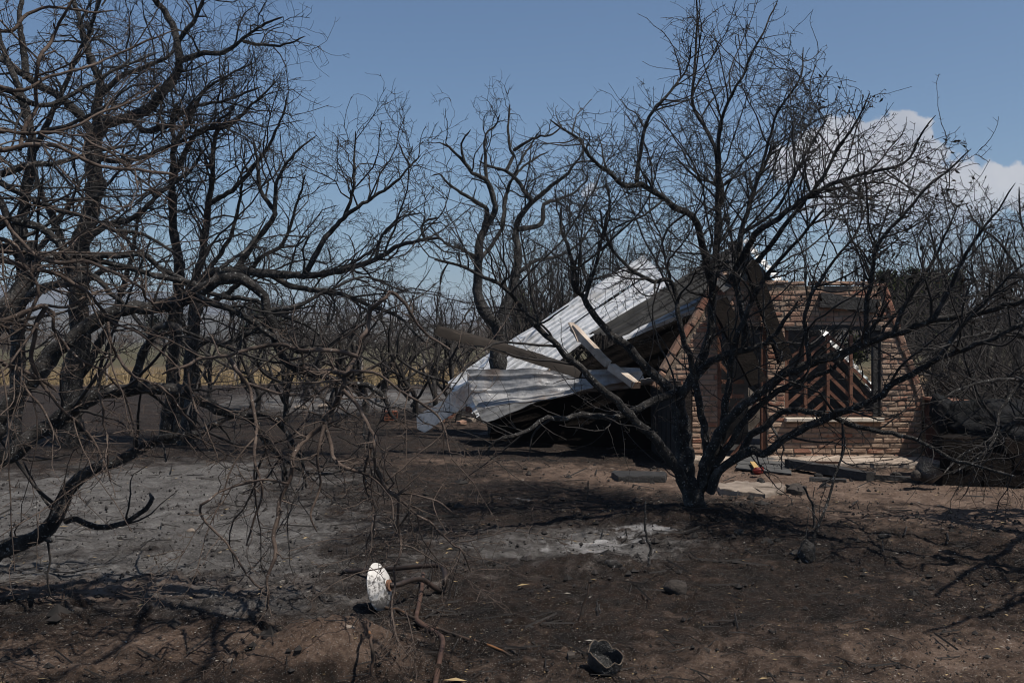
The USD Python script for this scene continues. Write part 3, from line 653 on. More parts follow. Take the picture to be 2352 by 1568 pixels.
# --- big trees at the left
T1 = Tree(303); L = T1.limb
L([(158, 1030), (162, 1000), (165, 861), (186, 792), (179, 689), (182, 586), (196, 530), (220, 430), (213, 327), (234, 282)], 15.8, (52, 34), sides=14, step=.1, knob=.2)
L([(234, 285), (293, 272), (344, 248), (379, 207), (406, 165), (413, 138)], (15.8, 15.2), (25, 19), sides=11)
L([(413, 140), (470, 122), (516, 119), (568, 83), (600, 58), (650, 40)], (15.2, 14.6), (14, 4))
L([(560, 95), (610, 105), (654, 103), (702, 83)], (14.9, 14.5), (9, 3))
L([(413, 140), (403, 79), (382, 28), (344, -10), (310, -60)], (15.2, 15.2), (20, 9))
L([(405, 100), (450, 40), (470, -10), (500, -60)], (15.2, 14.8), (12, 5))
L([(220, 330), (224, 224), (230, 190), (215, 150), (190, 80), (165, -20)], (15.9, 16.2), (24, 9))
L([(234, 213), (286, 172), (303, 165), (389, 127), (430, 60)], (16, 15.8), (14, 4))
L([(212, 310), (180, 260), (138, 224), (69, 182), (10, 141), (-50, 110)], (15.8, 15.2), (22, 12))
L([(60, 180), (55, 120), (45, 50), (50, -30)], (15.3, 15.4), (18, 9))
L([(182, 650), (160, 640), (150, 590), (120, 500), (90, 430), (70, 330)], (15.8, 16.4), (22, 6))
L([(186, 560), (240, 520), (310, 500), (370, 440), (430, 400), (480, 330)], (15.8, 15.0), (18, 4))
L([(213, 360), (270, 370), (330, 360), (400, 330), (470, 300), (540, 250)], (15.8, 15.0), (14, 4))
L([(300, 270), (330, 300), (380, 290), (440, 250), (520, 230), (600, 200)], (15.6, 14.8), (14, 4))
L([(165, 880), (200, 840), (232, 780), (262, 720), (300, 600), (320, 480)], (15.9, 16.6), (22, 6))
build_tree("large_burnt_tree", "largest dark trunk at left with a crown reaching the top of the picture", "tree", T1, M_BARK, M_TWIG,
           [dict(per_m=1.5, lo=.8, hi=2.4, ang=(25, 75), up=.06, npts=9, wig=.32, rk=.5, rmin=.009, rmax=.022, tmin=.18, sides=5, also_limbs=True),
            dict(per_m=5.4, lo=.4, hi=1.7, ang=(25, 75), up=.10, npts=7, wig=.36, rk=.5, rmin=.0055, rmax=.016, tmin=.16, sides=4),
            dict(per_m=6, lo=.2, hi=.8, ang=(30, 75), up=.06, npts=5, wig=.38, rk=.6, rmin=.0045, rmax=.008, tmin=.1, sides=3),
            dict(per_m=5.5, lo=.08, hi=.3, ang=(35, 80), npts=4, wig=.2, rk=.6, rmin=.0038, rmax=.004, tmin=.1, sides=3)])

T2 = Tree(404); L = T2.limb
L([(372, 1030), (380, 1000), (395, 900), (400, 800), (408, 700), (412, 600), (400, 540), (396, 448), (399, 344), (396, 275), (410, 235)], 16.3, (34, 10), sides=11, step=.1, knob=.18)
L([(405, 1025), (430, 880), (440, 760), (450, 650), (470, 560), (478, 470), (490, 400), (490, 330), (520, 270)], (16.2, 15.8), (30, 8), sides=10)
L([(425, 1025), (445, 900), (440, 800), (455, 700), (478, 630), (551, 624), (637, 629), (723, 631), (804, 617), (870, 590), (930, 560), (1010, 545)], (16, 13.2), (34, 7), sides=11)
L([(540, 625), (570, 575), (605, 530), (627, 500), (630, 482), (599, 437), (589, 361), (582, 310)], (15, 14.6), (18, 4))
L([(630, 482), (637, 413), (675, 355), (726, 310)], (14.8, 14.4), (11, 3))
L([(700, 631), (740, 560), (774, 516), (822, 475), (860, 451), (905, 420), (943, 382), (965, 355)], (14.2, 13.4), (15, 3))
L([(790, 500), (808, 448), (815, 344), (817, 300)], (13.9, 13.7), (9, 3))
L([(943, 382), (930, 360), (916, 330)], (13.5, 13.4), (5, 3))
L([(620, 630), (680, 660), (760, 670), (850, 700), (920, 730), (980, 790)], (14.6, 13.6), (15, 5))
L([(399, 400), (444, 320), (458, 300), (520, 290), (580, 240), (640, 180)], (16.2, 15.4), (14, 3))
L([(478, 470), (540, 430), (600, 360), (640, 290), (660, 215)], (15.9, 15), (13, 3))
L([(399, 344), (430, 280), (470, 210), (530, 170), (590, 140)], (16.2, 15.8), (12, 3))
L([(445, 700), (500, 690), (560, 640), (600, 590), (650, 560), (680, 470), (700, 400)], (16, 15.2), (15, 4))
L([(455, 650), (520, 560), (550, 470), (560, 390), (600, 330)], (16, 15.6), (13, 3))
L([(860, 600), (880, 540), (920, 500), (960, 490)], (13.7, 13.4), (8, 3))
L([(975, 548), (968, 520), (985, 505), (1008, 503)], (13.3, 13.3), (7, 5))
L([(440, 800), (480, 780), (520, 790), (580, 760), (640, 720), (720, 700)], (15.9, 15), (16, 4))
build_tree("multistem_tree", "burnt tree of several stems left of centre with a long level bough to the right", "tree", T2, M_BARK, M_TWIG,
           [dict(per_m=1.3, lo=.6, hi=1.8, ang=(25, 75), up=.12, npts=9, wig=.30, rk=.5, rmin=.008, rmax=.018, tmin=.2, sides=5, also_limbs=True),
            dict(per_m=6.2, lo=.35, hi=1.3, ang=(25, 75), up=.16, npts=7, wig=.34, rk=.5, rmin=.0055, rmax=.016, tmin=.2, sides=4),
            dict(per_m=6.6, lo=.2, hi=.65, ang=(30, 75), up=.10, npts=5, wig=.38, rk=.6, rmin=.0042, rmax=.0075, tmin=.1, sides=3),
            dict(per_m=7, lo=.08, hi=.28, ang=(35, 80), npts=4, wig=.2, rk=.6, rmin=.0036, rmax=.0045, tmin=.1, sides=3)])

T3 = Tree(505); L = T3.limb
L([(32, 1010), (34, 980), (41, 827), (45, 741), (48, 637), (48, 534), (60, 430), (75, 340), (45, 200)], 14.2, (34, 18), sides=11, step=.1, knob=.18)
L([(45, 560), (10, 480), (-30, 400), (-60, 280)], (14.2, 14), (20, 8))
L([(70, 360), (110, 280), (150, 190), (190, 110), (215, 40), (240, -40)], (14.2, 13.6), (15, 6))
L([(48, 210), (10, 120), (-10, 40), (-20, -60)], (14.2, 14.4), (15, 6))
L([(48, 600), (100, 560), (160, 470), (220, 450), (290, 380), (350, 350)], (14.2, 13.4), (14, 4))
L([(46, 700), (80, 670), (130, 655), (193, 644), (241, 620), (290, 615)], (14.1, 13.2), (22, 12))
L([(100, 300), (150, 290), (230, 250), (300, 200), (370, 190)], (14, 13.4), (10, 3))
build_tree("slender_trunk_tree", "burnt tree with a slender leaning trunk at the far left edge", "tree", T3, M_BARK, M_TWIG,
           [dict(per_m=1.5, lo=.6, hi=1.8, ang=(25, 75), up=.06, npts=9, wig=.32, rk=.5, rmin=.008, rmax=.018, tmin=.18, sides=5, also_limbs=True),
            dict(per_m=5.0, lo=.35, hi=1.3, ang=(25, 75), up=.10, npts=7, wig=.36, rk=.5, rmax=.016, tmin=.2, sides=4),
            dict(per_m=6, lo=.2, hi=.6, ang=(30, 75), up=.06, npts=5, wig=.38, rk=.6, rmin=.0042, rmax=.0075, tmin=.1, sides=3),
            dict(per_m=7, lo=.08, hi=.26, ang=(35, 80), npts=4, wig=.2, rk=.6, rmin=.0036, rmax=.0045, tmin=.1, sides=3)])

# --- foreground tree whose thick boughs come in from the left
A_ = Tree(606)
def L(pts, d, w, **k): return A_.limb(pts, d, w, **{**dict(wig=.015, knob=.18), **k})
base = np.array([-4.1, 6.1, 0.0])
A_.add(np.array([base, base + [.05, .02, .5], base + [.12, .0, 1.0], base + [.2, .05, 1.9], base + [.35, .1, 2.8], base + [.3, .3, 3.6]]), np.array([.17, .14, .13, .11, .09, .06]), sides=14, step=.06, knob=.2)
def stem(frac): return base + np.array([.05 + .12 * frac, .03, .1 + frac * 3.0])
def from_trunk(frac, pts, d, w, **k):
    s = stem(frac); px = CX + F * s[0] / s[1]; py = CY - F * (s[2] - EYE) / s[1]
    dd = [s[1]] + list(np.linspace(d[0], d[1], len(pts)))
    xy = [(px, py)] + list(pts)
    ww = [w[0] * 1.1] + list(np.linspace(w[0], w[1], len(pts)))
    P = np.array([np.r_[W(x, y, q), u / F * q / 2] for (x, y), q, u in zip(xy, dd, ww)])
    return A_.add(P[:, :3], P[:, 3], **k)
from_trunk(.20, [(-60, 1080), (0, 1051), (79, 999), (155, 947), (241, 903), (310, 889), (396, 892), (448, 913), (517, 944), (568, 954), (600, 990), (640, 1050), (655, 1110)], (5.9, 6.3), (42, 12), sides=12, step=.05, knob=.16)
from_trunk(.30, [(-40, 1010), (0, 965), (52, 889), (120, 813), (172, 772), (213, 737), (262, 710), (310, 703), (413, 689), (482, 651), (551, 641), (592, 668), (613, 713), (630, 775), (661, 827), (723, 854), (804, 875), (870, 905), (910, 965)], (5.9, 6.2), (44, 10), sides=12, step=.05, knob=.16)
top = base + np.array([.33, .15, 3.3])
o1 = A_.add(np.array([top, [-2.9, 5.8, 4.0], [-2.1, 5.5, 4.35], [-1.5, 5.3, 4.55], [-.9, 5.4, 4.7], [-.3, 5.4, 4.9], [.2, 5.4, 5.2]]), np.array([.07, .06, .055, .05, .035, .025, .012]), sides=8)
A_.add(np.array([[-1.45, 5.32, 4.55], [-1.0, 5.3, 4.5], [-.5, 5.1, 4.45], [.1, 4.7, 4.4], [.77, 4.14, 4.4], [1.3, 3.6, 4.5]]), np.array([.045, .042, .04, .034, .026, .012]), sides=8)
A_.add(np.array([[-.5, 5.2, 4.4], [-.3, 4.6, 4.4], [-.25, 4.0, 4.35], [-.5, 3.3, 4.4]]), np.array([.03, .026, .02, .012]), sides=7)
A_.add(np.array([[.1, 4.7, 4.4], [.25, 4.2, 4.4], [.33, 3.7, 4.4], [.2, 2.9, 4.5]]), np.array([.026, .022, .018, .010]), sides=7)
A_.add(np.array([[-2.1, 5.55, 4.25], [-1.9, 4.9, 4.3], [-1.6, 4.2, 4.4], [-1.5, 3.4, 4.5]]), np.array([.035, .03, .022, .012]), sides=7)
A_.add(np.array([[-.9, 5.7, 4.5], [-.7, 5.0, 4.9], [-.2, 4.5, 5.1], [.5, 4.3, 5.2]]), np.array([.028, .024, .018, .010]), sides=7)
L([(448, 682), (499, 699), (568, 720), (637, 765), (682, 806), (720, 790), (760, 740)], (6.0, 6.2), (18, 7))
L([(306, 890), (330, 810), (348, 768), (372, 744), (400, 744), (416, 752)], (6.1, 5.8), (22, 17))
L([(350, 632), (413, 648), (482, 672), (568, 686), (630, 720), (700, 740), (760, 790)], (6.4, 6.3), (14, 6))
from_trunk(.06, [(-60, 1290), (0, 1262), (83, 1231), (131, 1183), (152, 1131), (172, 1104), (224, 1073), (293, 1045), (345, 1020), (396, 999), (448, 992), (500, 970), (540, 955)], (6.2, 6.7), (40, 13), sides=12, step=.05, knob=.14)
L([(150, 1197), (176, 1190), (220, 1207), (269, 1204), (313, 1183), (338, 1156), (342, 1131)], (6.35, 6.3), (15, 10), knob=.06)
L([(98, 1231), (112, 1240), (124, 1242)], (6.3, 6.15), (16, 10))
L([(135, 1185), (105, 1150), (78, 1100), (60, 1060)], (6.35, 6.5), (7, 5))
from_trunk(.55, [(-60, 560), (0, 569), (52, 579), (103, 593), (172, 589), (241, 586), (327, 579), (351, 596), (379, 620), (440, 650)], (6.4, 6.8), (24, 10), sides=10)
from_trunk(.62, [(-20, 520), (69, 517), (120, 534), (165, 600), (193, 624), (241, 662), (293, 706), (350, 780)], (6.3, 6.5), (20, 8), sides=10)
L([(193, 592), (293, 617), (344, 634), (413, 648), (480, 660)], (6.6, 6.7), (14, 8))
from_trunk(.80, [(-30, 405), (0, 400), (69, 382), (120, 375), (172, 362), (240, 340), (320, 330)], (6.4, 6.8), (20, 5))
from_trunk(.76, [(-30, 400), (0, 420), (69, 451), (138, 482), (207, 496), (258, 527), (330, 540), (420, 590)], (6.3, 6.5), (16, 6))
from_trunk(.40, [(-60, 800), (-20, 760), (20, 700), (60, 652), (78, 600), (70, 560)], (6.2, 6.6), (50, 26), sides=12, step=.05, knob=.25)
from_trunk(.95, [(-20, 200), (60, 230), (120, 240), (200, 200), (280, 150), (360, 120)], (6.3, 6.8), (16, 4))
L([(640, 1050), (700, 1080), (760, 1085), (860, 1070)], (6.3, 6.6), (9, 4))
L([(568, 954), (610, 950), (650, 985), (690, 1060), (700, 1120)], (6.2, 6.1), (16, 7))
L([(482, 651), (520, 600), (580, 560), (610, 500)], (6.0, 6.4), (10, 3))
L([(155, 947), (210, 1010), (240, 1060)], (6.0, 6.2), (9, 4))
L([(820, 880), (850, 930), (840, 990), (870, 1060), (900, 1140)], (6.2, 6.0), (9, 4))
L([(613, 713), (690, 700), (760, 660), (830, 640), (900, 650)], (6.1, 6.5), (11, 4))
def clear_sky(P):
    """Shoots of the boughs overhead stay overhead."""
    e = P[:, -1]; return ~((P[:, 0, 2] > 3.6) & ((e[:, 2] - EYE) / np.maximum(e[:, 1], .5) < .40) & (e[:, 0] / np.maximum(e[:, 1], .5) > -.3))
FORE = build_tree("foreground_tree", "near blackened tree at left whose bent ash-flecked boughs cross the lower left", "tree", A_, M_BARK, M_TWIG,
           [dict(keep=clear_sky, per_m=2.4, lo=.35, hi=1.5, ang=(35, 90), up=.0, npts=14, wig=.13, rk=.45, rmin=.005, rmax=.013, tmin=.2, sides=5, also_limbs=True),
            dict(keep=clear_sky, per_m=3.4, lo=.15, hi=.8, ang=(35, 85), up=.0, npts=11, wig=.24, rk=.4, rmax=.009, tmin=.2, sides=4),
            dict(keep=clear_sky, per_m=4.6, lo=.08, hi=.36, ang=(35, 80), npts=6, wig=.24, rk=.6, rmin=.0018, rmax=.004, tmin=.1, sides=3)], thorns=6)

# --- brown thorny tree nearer still, its drooping sprays in front of the black boughs
N_ = Tree(707)
def L(pts, d, w, step=.04): return N_.limb(pts, d, w, wig=.02, step=step, knob=.2)
base = np.array([-2.95, 4.35, 0.0])
N_.add(np.array([base, base + [.02, .05, .6], base + [.0, .1, 1.2], base + [.1, .15, 1.9], base + [.15, .2, 2.6], base + [.3, .2, 3.4]]), np.array([.07, .06, .055, .045, .035, .02]), sides=11, step=.05)
def fan(frac, pts, d, w, **k):
    s = base + np.array([.1 * frac, .12, .1 + frac * 3.0]); px = CX + F * s[0] / s[1]; py = CY - F * (s[2] - EYE) / s[1]
    P = [np.r_[s, w[0] / F * s[1] / 2]] + [np.r_[W(x, y, q), u / F * q / 2] for (x, y), q, u in zip(pts, np.linspace(d[0], d[1], len(pts)), np.linspace(w[0], w[1], len(pts)))]
    P = np.array(P); return N_.add(P[:, :3], P[:, 3], wig=.02, step=.04, knob=.2, **k)
fan(.45, [(-40, 830), (0, 836), (44, 851), (81, 869), (120, 900)], (4.5, 4.7), (11, 7))
fan(.55, [(-20, 740), (60, 712), (94, 704), (81, 719), (79, 755), (81, 785), (77, 818), (88, 851), (97, 873), (123, 906), (141, 939), (163, 963), (190, 1000), (215, 1030), (250, 1100)], (4.5, 4.8), (13, 5))
L([(94, 704), (123, 719), (121, 750), (143, 785), (171, 821), (202, 843), (233, 865), (268, 906), (300, 960), (310, 1030)], (4.6, 5.0), (8, 4), step=.04)
fan(.64, [(0, 600), (80, 610), (141, 632), (193, 667), (220, 702), (248, 737), (297, 761), (330, 783), (367, 810), (410, 850)], (4.5, 5.0), (10, 3))
L([(248, 740), (259, 790), (270, 814), (246, 849), (242, 880), (244, 917), (248, 961), (252, 1010), (240, 1080)], (4.7, 4.9), (7, 4), step=.04)
L([(100, 700), (154, 706), (198, 687), (237, 667), (281, 654), (330, 640)], (4.6, 5.0), (7, 3), step=.04)
L([(270, 816), (297, 849), (343, 878), (373, 906), (400, 930), (450, 975), (480, 1040)], (4.8, 5.1), (7, 4), step=.04)
fan(.9, [(60, 560), (200, 600), (312, 649), (330, 682), (356, 706), (367, 730)], (4.5, 5.1), (9, 3))
fan(.85, [(-20, 300), (0, 300), (165, 294), (220, 272), (286, 241), (330, 215), (370, 180)], (4.4, 4.9), (9, 3))
fan(.8, [(-20, 358), (0, 355), (103, 344), (165, 355), (220, 375), (344, 389), (410, 403)], (4.4, 4.8), (12, 6))
L([(45, 345), (62, 293), (93, 224), (103, 138), (127, 79), (162, 0), (180, -60)], (4.5, 4.8), (10, 6), step=.04)
L([(179, 300), (207, 330), (258, 358), (330, 420), (400, 460)], (4.6, 5.0), (7, 3), step=.04)
fan(.98, [(20, 200), (114, 179), (207, 148), (248, 124), (344, 90), (420, 60)], (4.5, 5), (8, 3))
fan(1.05, [(0, 80), (70, 40), (140, 25), (210, 22), (260, 20)], (4.5, 4.8), (8, 4))
fan(.66, [(0, 560), (60, 620), (90, 680), (60, 760), (30, 800), (40, 870), (110, 950), (140, 1030)], (4.5, 4.6), (10, 4))
build_tree("brown_thorn_tree", "scorched brown thorny branches at the left edge in front of the black boughs", "tree", N_, M_BROWN, M_BROWNTWIG,
           [dict(per_m=3.8, lo=.35, hi=1.3, ang=(30, 88), up=-.03, npts=14, wig=.10, rk=.6, rmin=.0035, rmax=.007, tmin=.15, sides=5, also_limbs=True),
            dict(per_m=7, lo=.08, hi=.5, ang=(40, 88), up=-.02, npts=8, wig=.24, rk=.5, rmin=.0024, rmax=.006, tmin=.12, sides=4),
            dict(per_m=5, lo=.05, hi=.25, ang=(45, 88), npts=4, wig=.16, rk=.6, rmin=.0014, rmax=.003, tmin=.1, sides=3)], thorns=14)

# --- drooping spray at the middle left
D_ = Tree(808)
def L(pts, d, w, step=.04): return D_.limb(pts, d, w, wig=.022, step=step, knob=.2)
L([(1034, 803), (1005, 785), (978, 768), (945, 735), (915, 690), (900, 672), (879, 689), (853, 709), (842, 752), (824, 785), (820, 818), (805, 851), (787, 895), (765, 935), (745, 975)], (5.9, 5.4), (5, 13), step=.04)
L([(690, 842), (723, 852), (765, 858), (800, 862)], (6.15, 5.5), (12, 12), step=.05)
L([(745, 975), (710, 1000), (680, 1040), (660, 1100), (648, 1149), (638, 1200), (631, 1262), (617, 1314), (614, 1400)], (5.2, 4.9), (12, 7), step=.04)
L([(523, 818), (550, 851), (567, 880), (576, 917), (583, 976), (590, 1040), (600, 1100), (590, 1180), (575, 1250)], (5.3, 5.0), (10, 4), step=.04)
L([(820, 818), (730, 800), (640, 800), (580, 805), (523, 818), (455, 823), (430, 840), (380, 860)], (5.4, 5.2), (11, 6), step=.04)
L([(660, 1110), (600, 1100), (560, 1115), (520, 1130), (480, 1150), (462, 1166), (510, 1235), (538, 1280), (593, 1345), (612, 1350)], (5.0, 4.9), (6, 5), step=.04)
L([(745, 975), (760, 1020), (774, 1059), (843, 1097), (905, 1135), (946, 1166), (981, 1190), (1008, 1224), (1032, 1252), (1057, 1276), (1084, 1317)], (5.2, 5.0), (11, 3), step=.04)
L([(787, 895), (830, 940), (853, 1028), (867, 1080), (888, 1118), (908, 1142), (912, 1193), (922, 1249), (905, 1297), (901, 1338), (905, 1407), (919, 1493)], (5.2, 4.8), (10, 3), step=.04)
L([(853, 1028), (840, 1100), (850, 1166), (843, 1200), (840, 1250), (836, 1310)], (5.1, 4.9), (7, 3), step=.04)
L([(745, 975), (730, 1050), (740, 1120), (720, 1180), (735, 1225)], (5.1, 5.0), (8, 4), step=.04)
L([(567, 880), (640, 905), (700, 900), (760, 920)], (5.3, 5.3), (7, 3), step=.04)
L([(805, 851), (870, 860), (930, 900), (990, 950), (1030, 1060)], (5.3, 5.2), (8, 3), step=.04)
L([(430, 840), (440, 920), (470, 990), (500, 1060)], (5.2, 5.1), (6, 3), step=.04)
L([(905, 1135), (950, 1130), (1000, 1145), (1040, 1175)], (5.1, 5.0), (5, 3), step=.04)
L([(946, 1166), (900, 1240), (880, 1290), (870, 1300)], (5.1, 5.0), (5, 3), step=.04)
build_tree("", "", "", D_, M_BROWN, M_BROWNTWIG,
           [dict(per_m=3.2, lo=.25, hi=1.0, ang=(30, 85), up=-.05, npts=12, wig=.11, rk=.6, rmin=.0033, rmax=.0065, tmin=.1, sides=5, also_limbs=True),
            dict(per_m=9, lo=.07, hi=.42, ang=(35, 85), up=-.03, npts=7, wig=.26, rk=.5, rmin=.0024, rmax=.0055, tmin=.08, sides=4),
            dict(per_m=6, lo=.03, hi=.18, ang=(45, 92), npts=4, wig=.22, rk=.6, rmin=.0016, rmax=.003, tmin=.05, sides=3)], thorns=15, into=FORE)

# --- tree at the right edge
E_ = Tree(909); L = E_.limb
base = np.array([5.6, 9.2, 0.0])
E_.add(np.array([base, base + [-.05, 0, .8], base + [.0, .0, 1.5], base + [-.1, 0, 2.2], base + [-.2, .1, 3.0]]), np.array([.12, .10, .09, .07, .04]), sides=11, step=.08, knob=.2)
E_.add(np.array([base + [-.1, 0, 2.2], [5.2, 8.7, 2.45], [5.05, 8.25, 2.5], [5.2, 7.8, 2.55], [5.35, 7.3, 2.6], [5.6, 6.7, 2.8]]), np.array([.07, .09, .075, .10, .10, .06]), sides=10)
for pts, d, w in [([(2540, 820), (2440, 760), (2352, 640), (2300, 560), (2250, 520), (2220, 470)], (9.1, 8.6), (14, 3)), ([(2540, 700), (2430, 640), (2352, 520), (2340, 430)], (9.1, 8.8), (12, 3)),
                  ([(2550, 940), (2420, 900), (2352, 870), (2250, 880), (2190, 900), (2150, 930)], (9.1, 8.4), (14, 4)), ([(2550, 980), (2420, 1000), (2352, 960), (2270, 1010), (2200, 1050), (2170, 1085)], (9.1, 8.6), (12, 4)),
                  ([(2550, 860), (2400, 800), (2320, 760), (2240, 770), (2160, 800), (2100, 840)], (9.1, 8.2), (15, 4)), ([(2540, 780), (2430, 700), (2340, 690), (2260, 650), (2190, 640)], (9.1, 8.3), (13, 4)),
                  ([(2550, 900), (2450, 930), (2352, 1010), (2280, 960), (2230, 860), (2200, 760)], (9.1, 8.8), (12, 4)), ([(2352, 870), (2300, 940), (2280, 1020), (2190, 1090)], (8.8, 8.4), (9, 4))]:
    L(pts, d, w)
for q in ([[5.5, 9.2, 2.3], [5.0, 8.0, 2.7], [4.3, 6.9, 3.0], [3.7, 6.2, 3.2], [3.35, 5.7, 3.3]], [[4.9, 7.9, 2.75], [4.6, 7.0, 2.6], [4.2, 6.3, 2.5], [3.6, 5.6, 2.5]], [[4.4, 7.0, 3.0], [4.3, 6.2, 3.3], [3.7, 5.4, 3.5], [3.0, 4.9, 3.6]],
          [[5.1, 8.2, 2.7], [5.1, 7.2, 2.9], [4.7, 6.4, 3.1], [4.2, 5.5, 3.1]], [[4.3, 6.9, 3.0], [3.9, 6.7, 3.2], [3.72, 6.6, 3.6], [3.7, 6.4, 4.0]], [[4.5, 6.6, 2.6], [4.4, 5.6, 2.4], [3.8, 4.9, 2.3], [3.2, 4.4, 2.4]]):
    q = np.array(q); q[1:, 0] += .5; q[:, 2] = 2.2 + (q[:, 2] - 2.2) * .35
    E_.add(q, np.linspace(.045, .012, len(q)), sides=7)
def low(P): return (P[:, -1, 2] - EYE) / np.maximum(P[:, -1, 1], 1) < .145
def pods2(rg, P):
    c = P[:, -2:].reshape(-1, 3); sel = (c[:, 2] > 1.7) & (rg.random(len(c)) < .4)
    return leaf_cloud(rg, c[sel], .017, 2.4)
build_tree("edge_thorn_tree", "tangled burnt tree at the right edge with shrivelled leaves clinging on", "tree", E_, M_BARK, M_TWIG,
           [dict(keep=low, per_m=2.0, lo=.5, hi=1.6, ang=(25, 80), up=.05, npts=12, wig=.2, rk=.5, rmin=.006, rmax=.012, tmin=.2, sides=5, also_limbs=True),
            dict(keep=low, per_m=7.0, lo=.3, hi=1.2, ang=(25, 75), up=.12, npts=9, wig=.2, rk=.5, rmax=.010, tmin=.2, sides=4),
            dict(keep=low, per_m=5.0, lo=.15, hi=.55, ang=(30, 75), up=.05, npts=6, wig=.22, rk=.6, rmin=.0024, rmax=.005, tmin=.1, sides=3),
            dict(keep=low, per_m=4.5, lo=.06, hi=.22, ang=(40, 80), npts=3, wig=.2, rk=.6, rmin=.0022, rmax=.0034, tmin=.1, sides=3)], leaves=pods2)

# --- thickets behind: four shapes of bare tree, copied
def auto_tree(seed, height, spread, nl, crook):
    t = Tree(seed); rg = t.rng
    top = np.array([rg.normal(0, .15), rg.normal(0, .15), height * .33])
    t.add(np.array([[0, 0, -.05], [.04, .02, height * .12], top * .7, top]), np.array([.085, .07, .06, .05]) * height / 4, sides=7, step=.2, wig=.02)
    for k in range(nl):
        a = 2 * math.pi * (k + rg.random() * .6) / nl
        z0 = height * rg.uniform(.04, .32); b = top * (z0 / top[2]); b[2] = z0
        out = np.array([math.cos(a), math.sin(a), 0])
        sp, hh = spread * rg.uniform(.45, 1.0), height * rg.uniform(.7, 1.0)
        pts = [b]
        for s in (.25, .5, .75, 1.0):
            q = b + out * sp * s ** .8; q[2] = z0 + (hh - z0) * s ** 1.15
            pts.append(q + rg.normal(0, crook, 3))
        t.add(np.array(pts), np.linspace(.045, .008, 5) * height / 4, sides=5, step=.2, wig=.03)
    return t

ORD = "first second third fourth fifth sixth seventh eighth ninth tenth eleventh twelfth thirteenth fourteenth fifteenth sixteenth seventeenth".split()
def copies(name, seed, height, spread, nl, crook, lv, places, labels, group, bark=None, twig=None, cat="tree"):
    """places: (seen x, depth, scale, turn)"""
    bark, twig = bark or M_TWIG, twig or M_BGTWIG
    first = None
    order = {k: i for i, k in enumerate(sorted(range(len(places)), key=lambda k: places[k][0]))}
    for k, (px, d, s, turn) in enumerate(places):
        x = (px - CX) / F * d
        loc = (x, d, gz(x, d))
        lab = labels.replace("#", ORD[order[k]])
        if first is None:
            first = build_tree(name, lab, cat, auto_tree(seed, height, spread, nl, crook), bark, twig, lv, group)
            xf = UsdGeom.Xformable(stage.GetPrimAtPath(first)); xf.ClearXformOpOrder()
            stage.GetPrimAtPath(first).RemoveProperty("xformOp:translate")
            path = first
        else:
            path = numbered("/World", name)
            UsdGeom.Xform.Define(stage, path)
            pr = stage.GetPrimAtPath(path)
            pr.GetReferences().AddInternalReference(first); pr.SetInstanceable(True)
            meta(path, lab, cat, group)
            xf = UsdGeom.Xformable(pr); xf.ClearXformOpOrder()
        xf.AddTranslateOp().Set(Gf.Vec3d(*map(float, loc))); xf.AddRotateZOp().Set(float(turn)); xf.AddScaleOp().Set(Gf.Vec3f(s, s, s))

LV = [dict(per_m=5.0, lo=.4, hi=1.3, ang=(20, 60), up=.30, npts=7, wig=.2, rk=.55, rmax=.016, tmin=.15, sides=3),
      dict(per_m=4.2, lo=.2, hi=.8, ang=(20, 60), up=.2, npts=5, wig=.2, rk=.6, rmin=.005, rmax=.009, tmin=.1, sides=3),
      dict(per_m=4.0, lo=.12, hi=.4, ang=(25, 60), up=.1, npts=3, wig=.2, rk=.6, rmin=.0042, rmax=.006, tmin=.1, sides=3)]
LVC = [dict(per_m=4.0, lo=.4, hi=1.2, ang=(30, 80), up=.06, npts=9, wig=.32, rk=.55, rmax=.018, tmin=.15, sides=3),
       dict(per_m=4.2, lo=.2, hi=.7, ang=(30, 70), up=.05, npts=6, wig=.3, rk=.6, rmin=.004, rmax=.009, tmin=.1, sides=3),
       dict(per_m=4.0, lo=.1, hi=.35, ang=(30, 70), npts=3, wig=.2, rk=.6, rmin=.0036, rmax=.005, tmin=.1, sides=3)]
copies("upright_thicket_tree", 21, 4.0, 1.2, 12, .10, LV,
       [(1205, 23, 1.0, 0), (1255, 21, .98, 70), (1320, 24, 1.0, 140), (1375, 21.5, 1.05, 200), (1430, 25, 1.1, 20), (1500, 22.5, 1.05, 90), (1600, 25, 1.0, 250)],
       "bare upright burnt tree seen over the collapsed grey roofing, # from the left", "upright trees in the thicket behind the collapsed roofing")
copies("crooked_thicket_tree", 22, 3.4, 1.6, 8, .22, LVC,
       [(590, 24, 1.0, 0), (655, 20, .9, 80), (705, 27, 1.0, 150), (765, 21, .95, 210), (835, 22.5, 1.05, 30), (880, 27, 1.0, 100), (950, 22, .95, 330), (1000, 25, 1.0, 260), (1050, 20.5, .9, 20), (480, 29, 1.0, 70), (1080, 30, 1.0, 310)],
       "small crooked burnt tree on the far ash left of the house, # from the left", "crooked small trees at the back of the burnt ground")
copies("tall_thicket_tree", 23, 4.6, 1.5, 10, .14, LV,
       [(1880, 26, .95, 0), (2060, 24, .9, 130), (2165, 20, .9, 200), (2240, 27, 1.05, 320), (2330, 19, .95, 30), (2420, 22, 1.0, 90)],
       "bare tall burnt tree behind the right side of the brick house, # from the left", "tall bare trees in the thicket behind the house")
copies("low_burnt_bush", 24, 2.3, 1.5, 12, .16, LVC,
       [(2180, 15.5, 1.0, 0), (2250, 14, .95, 60), (2310, 15.5, 1.05, 130), (2370, 13.5, 1.0, 220), (2230, 17.5, 1.0, 300), (2345, 12.4, .9, 260)],
       "low tangled burnt bush right of the brick house, # from the left", "burnt bushes right of the house", cat="bush")

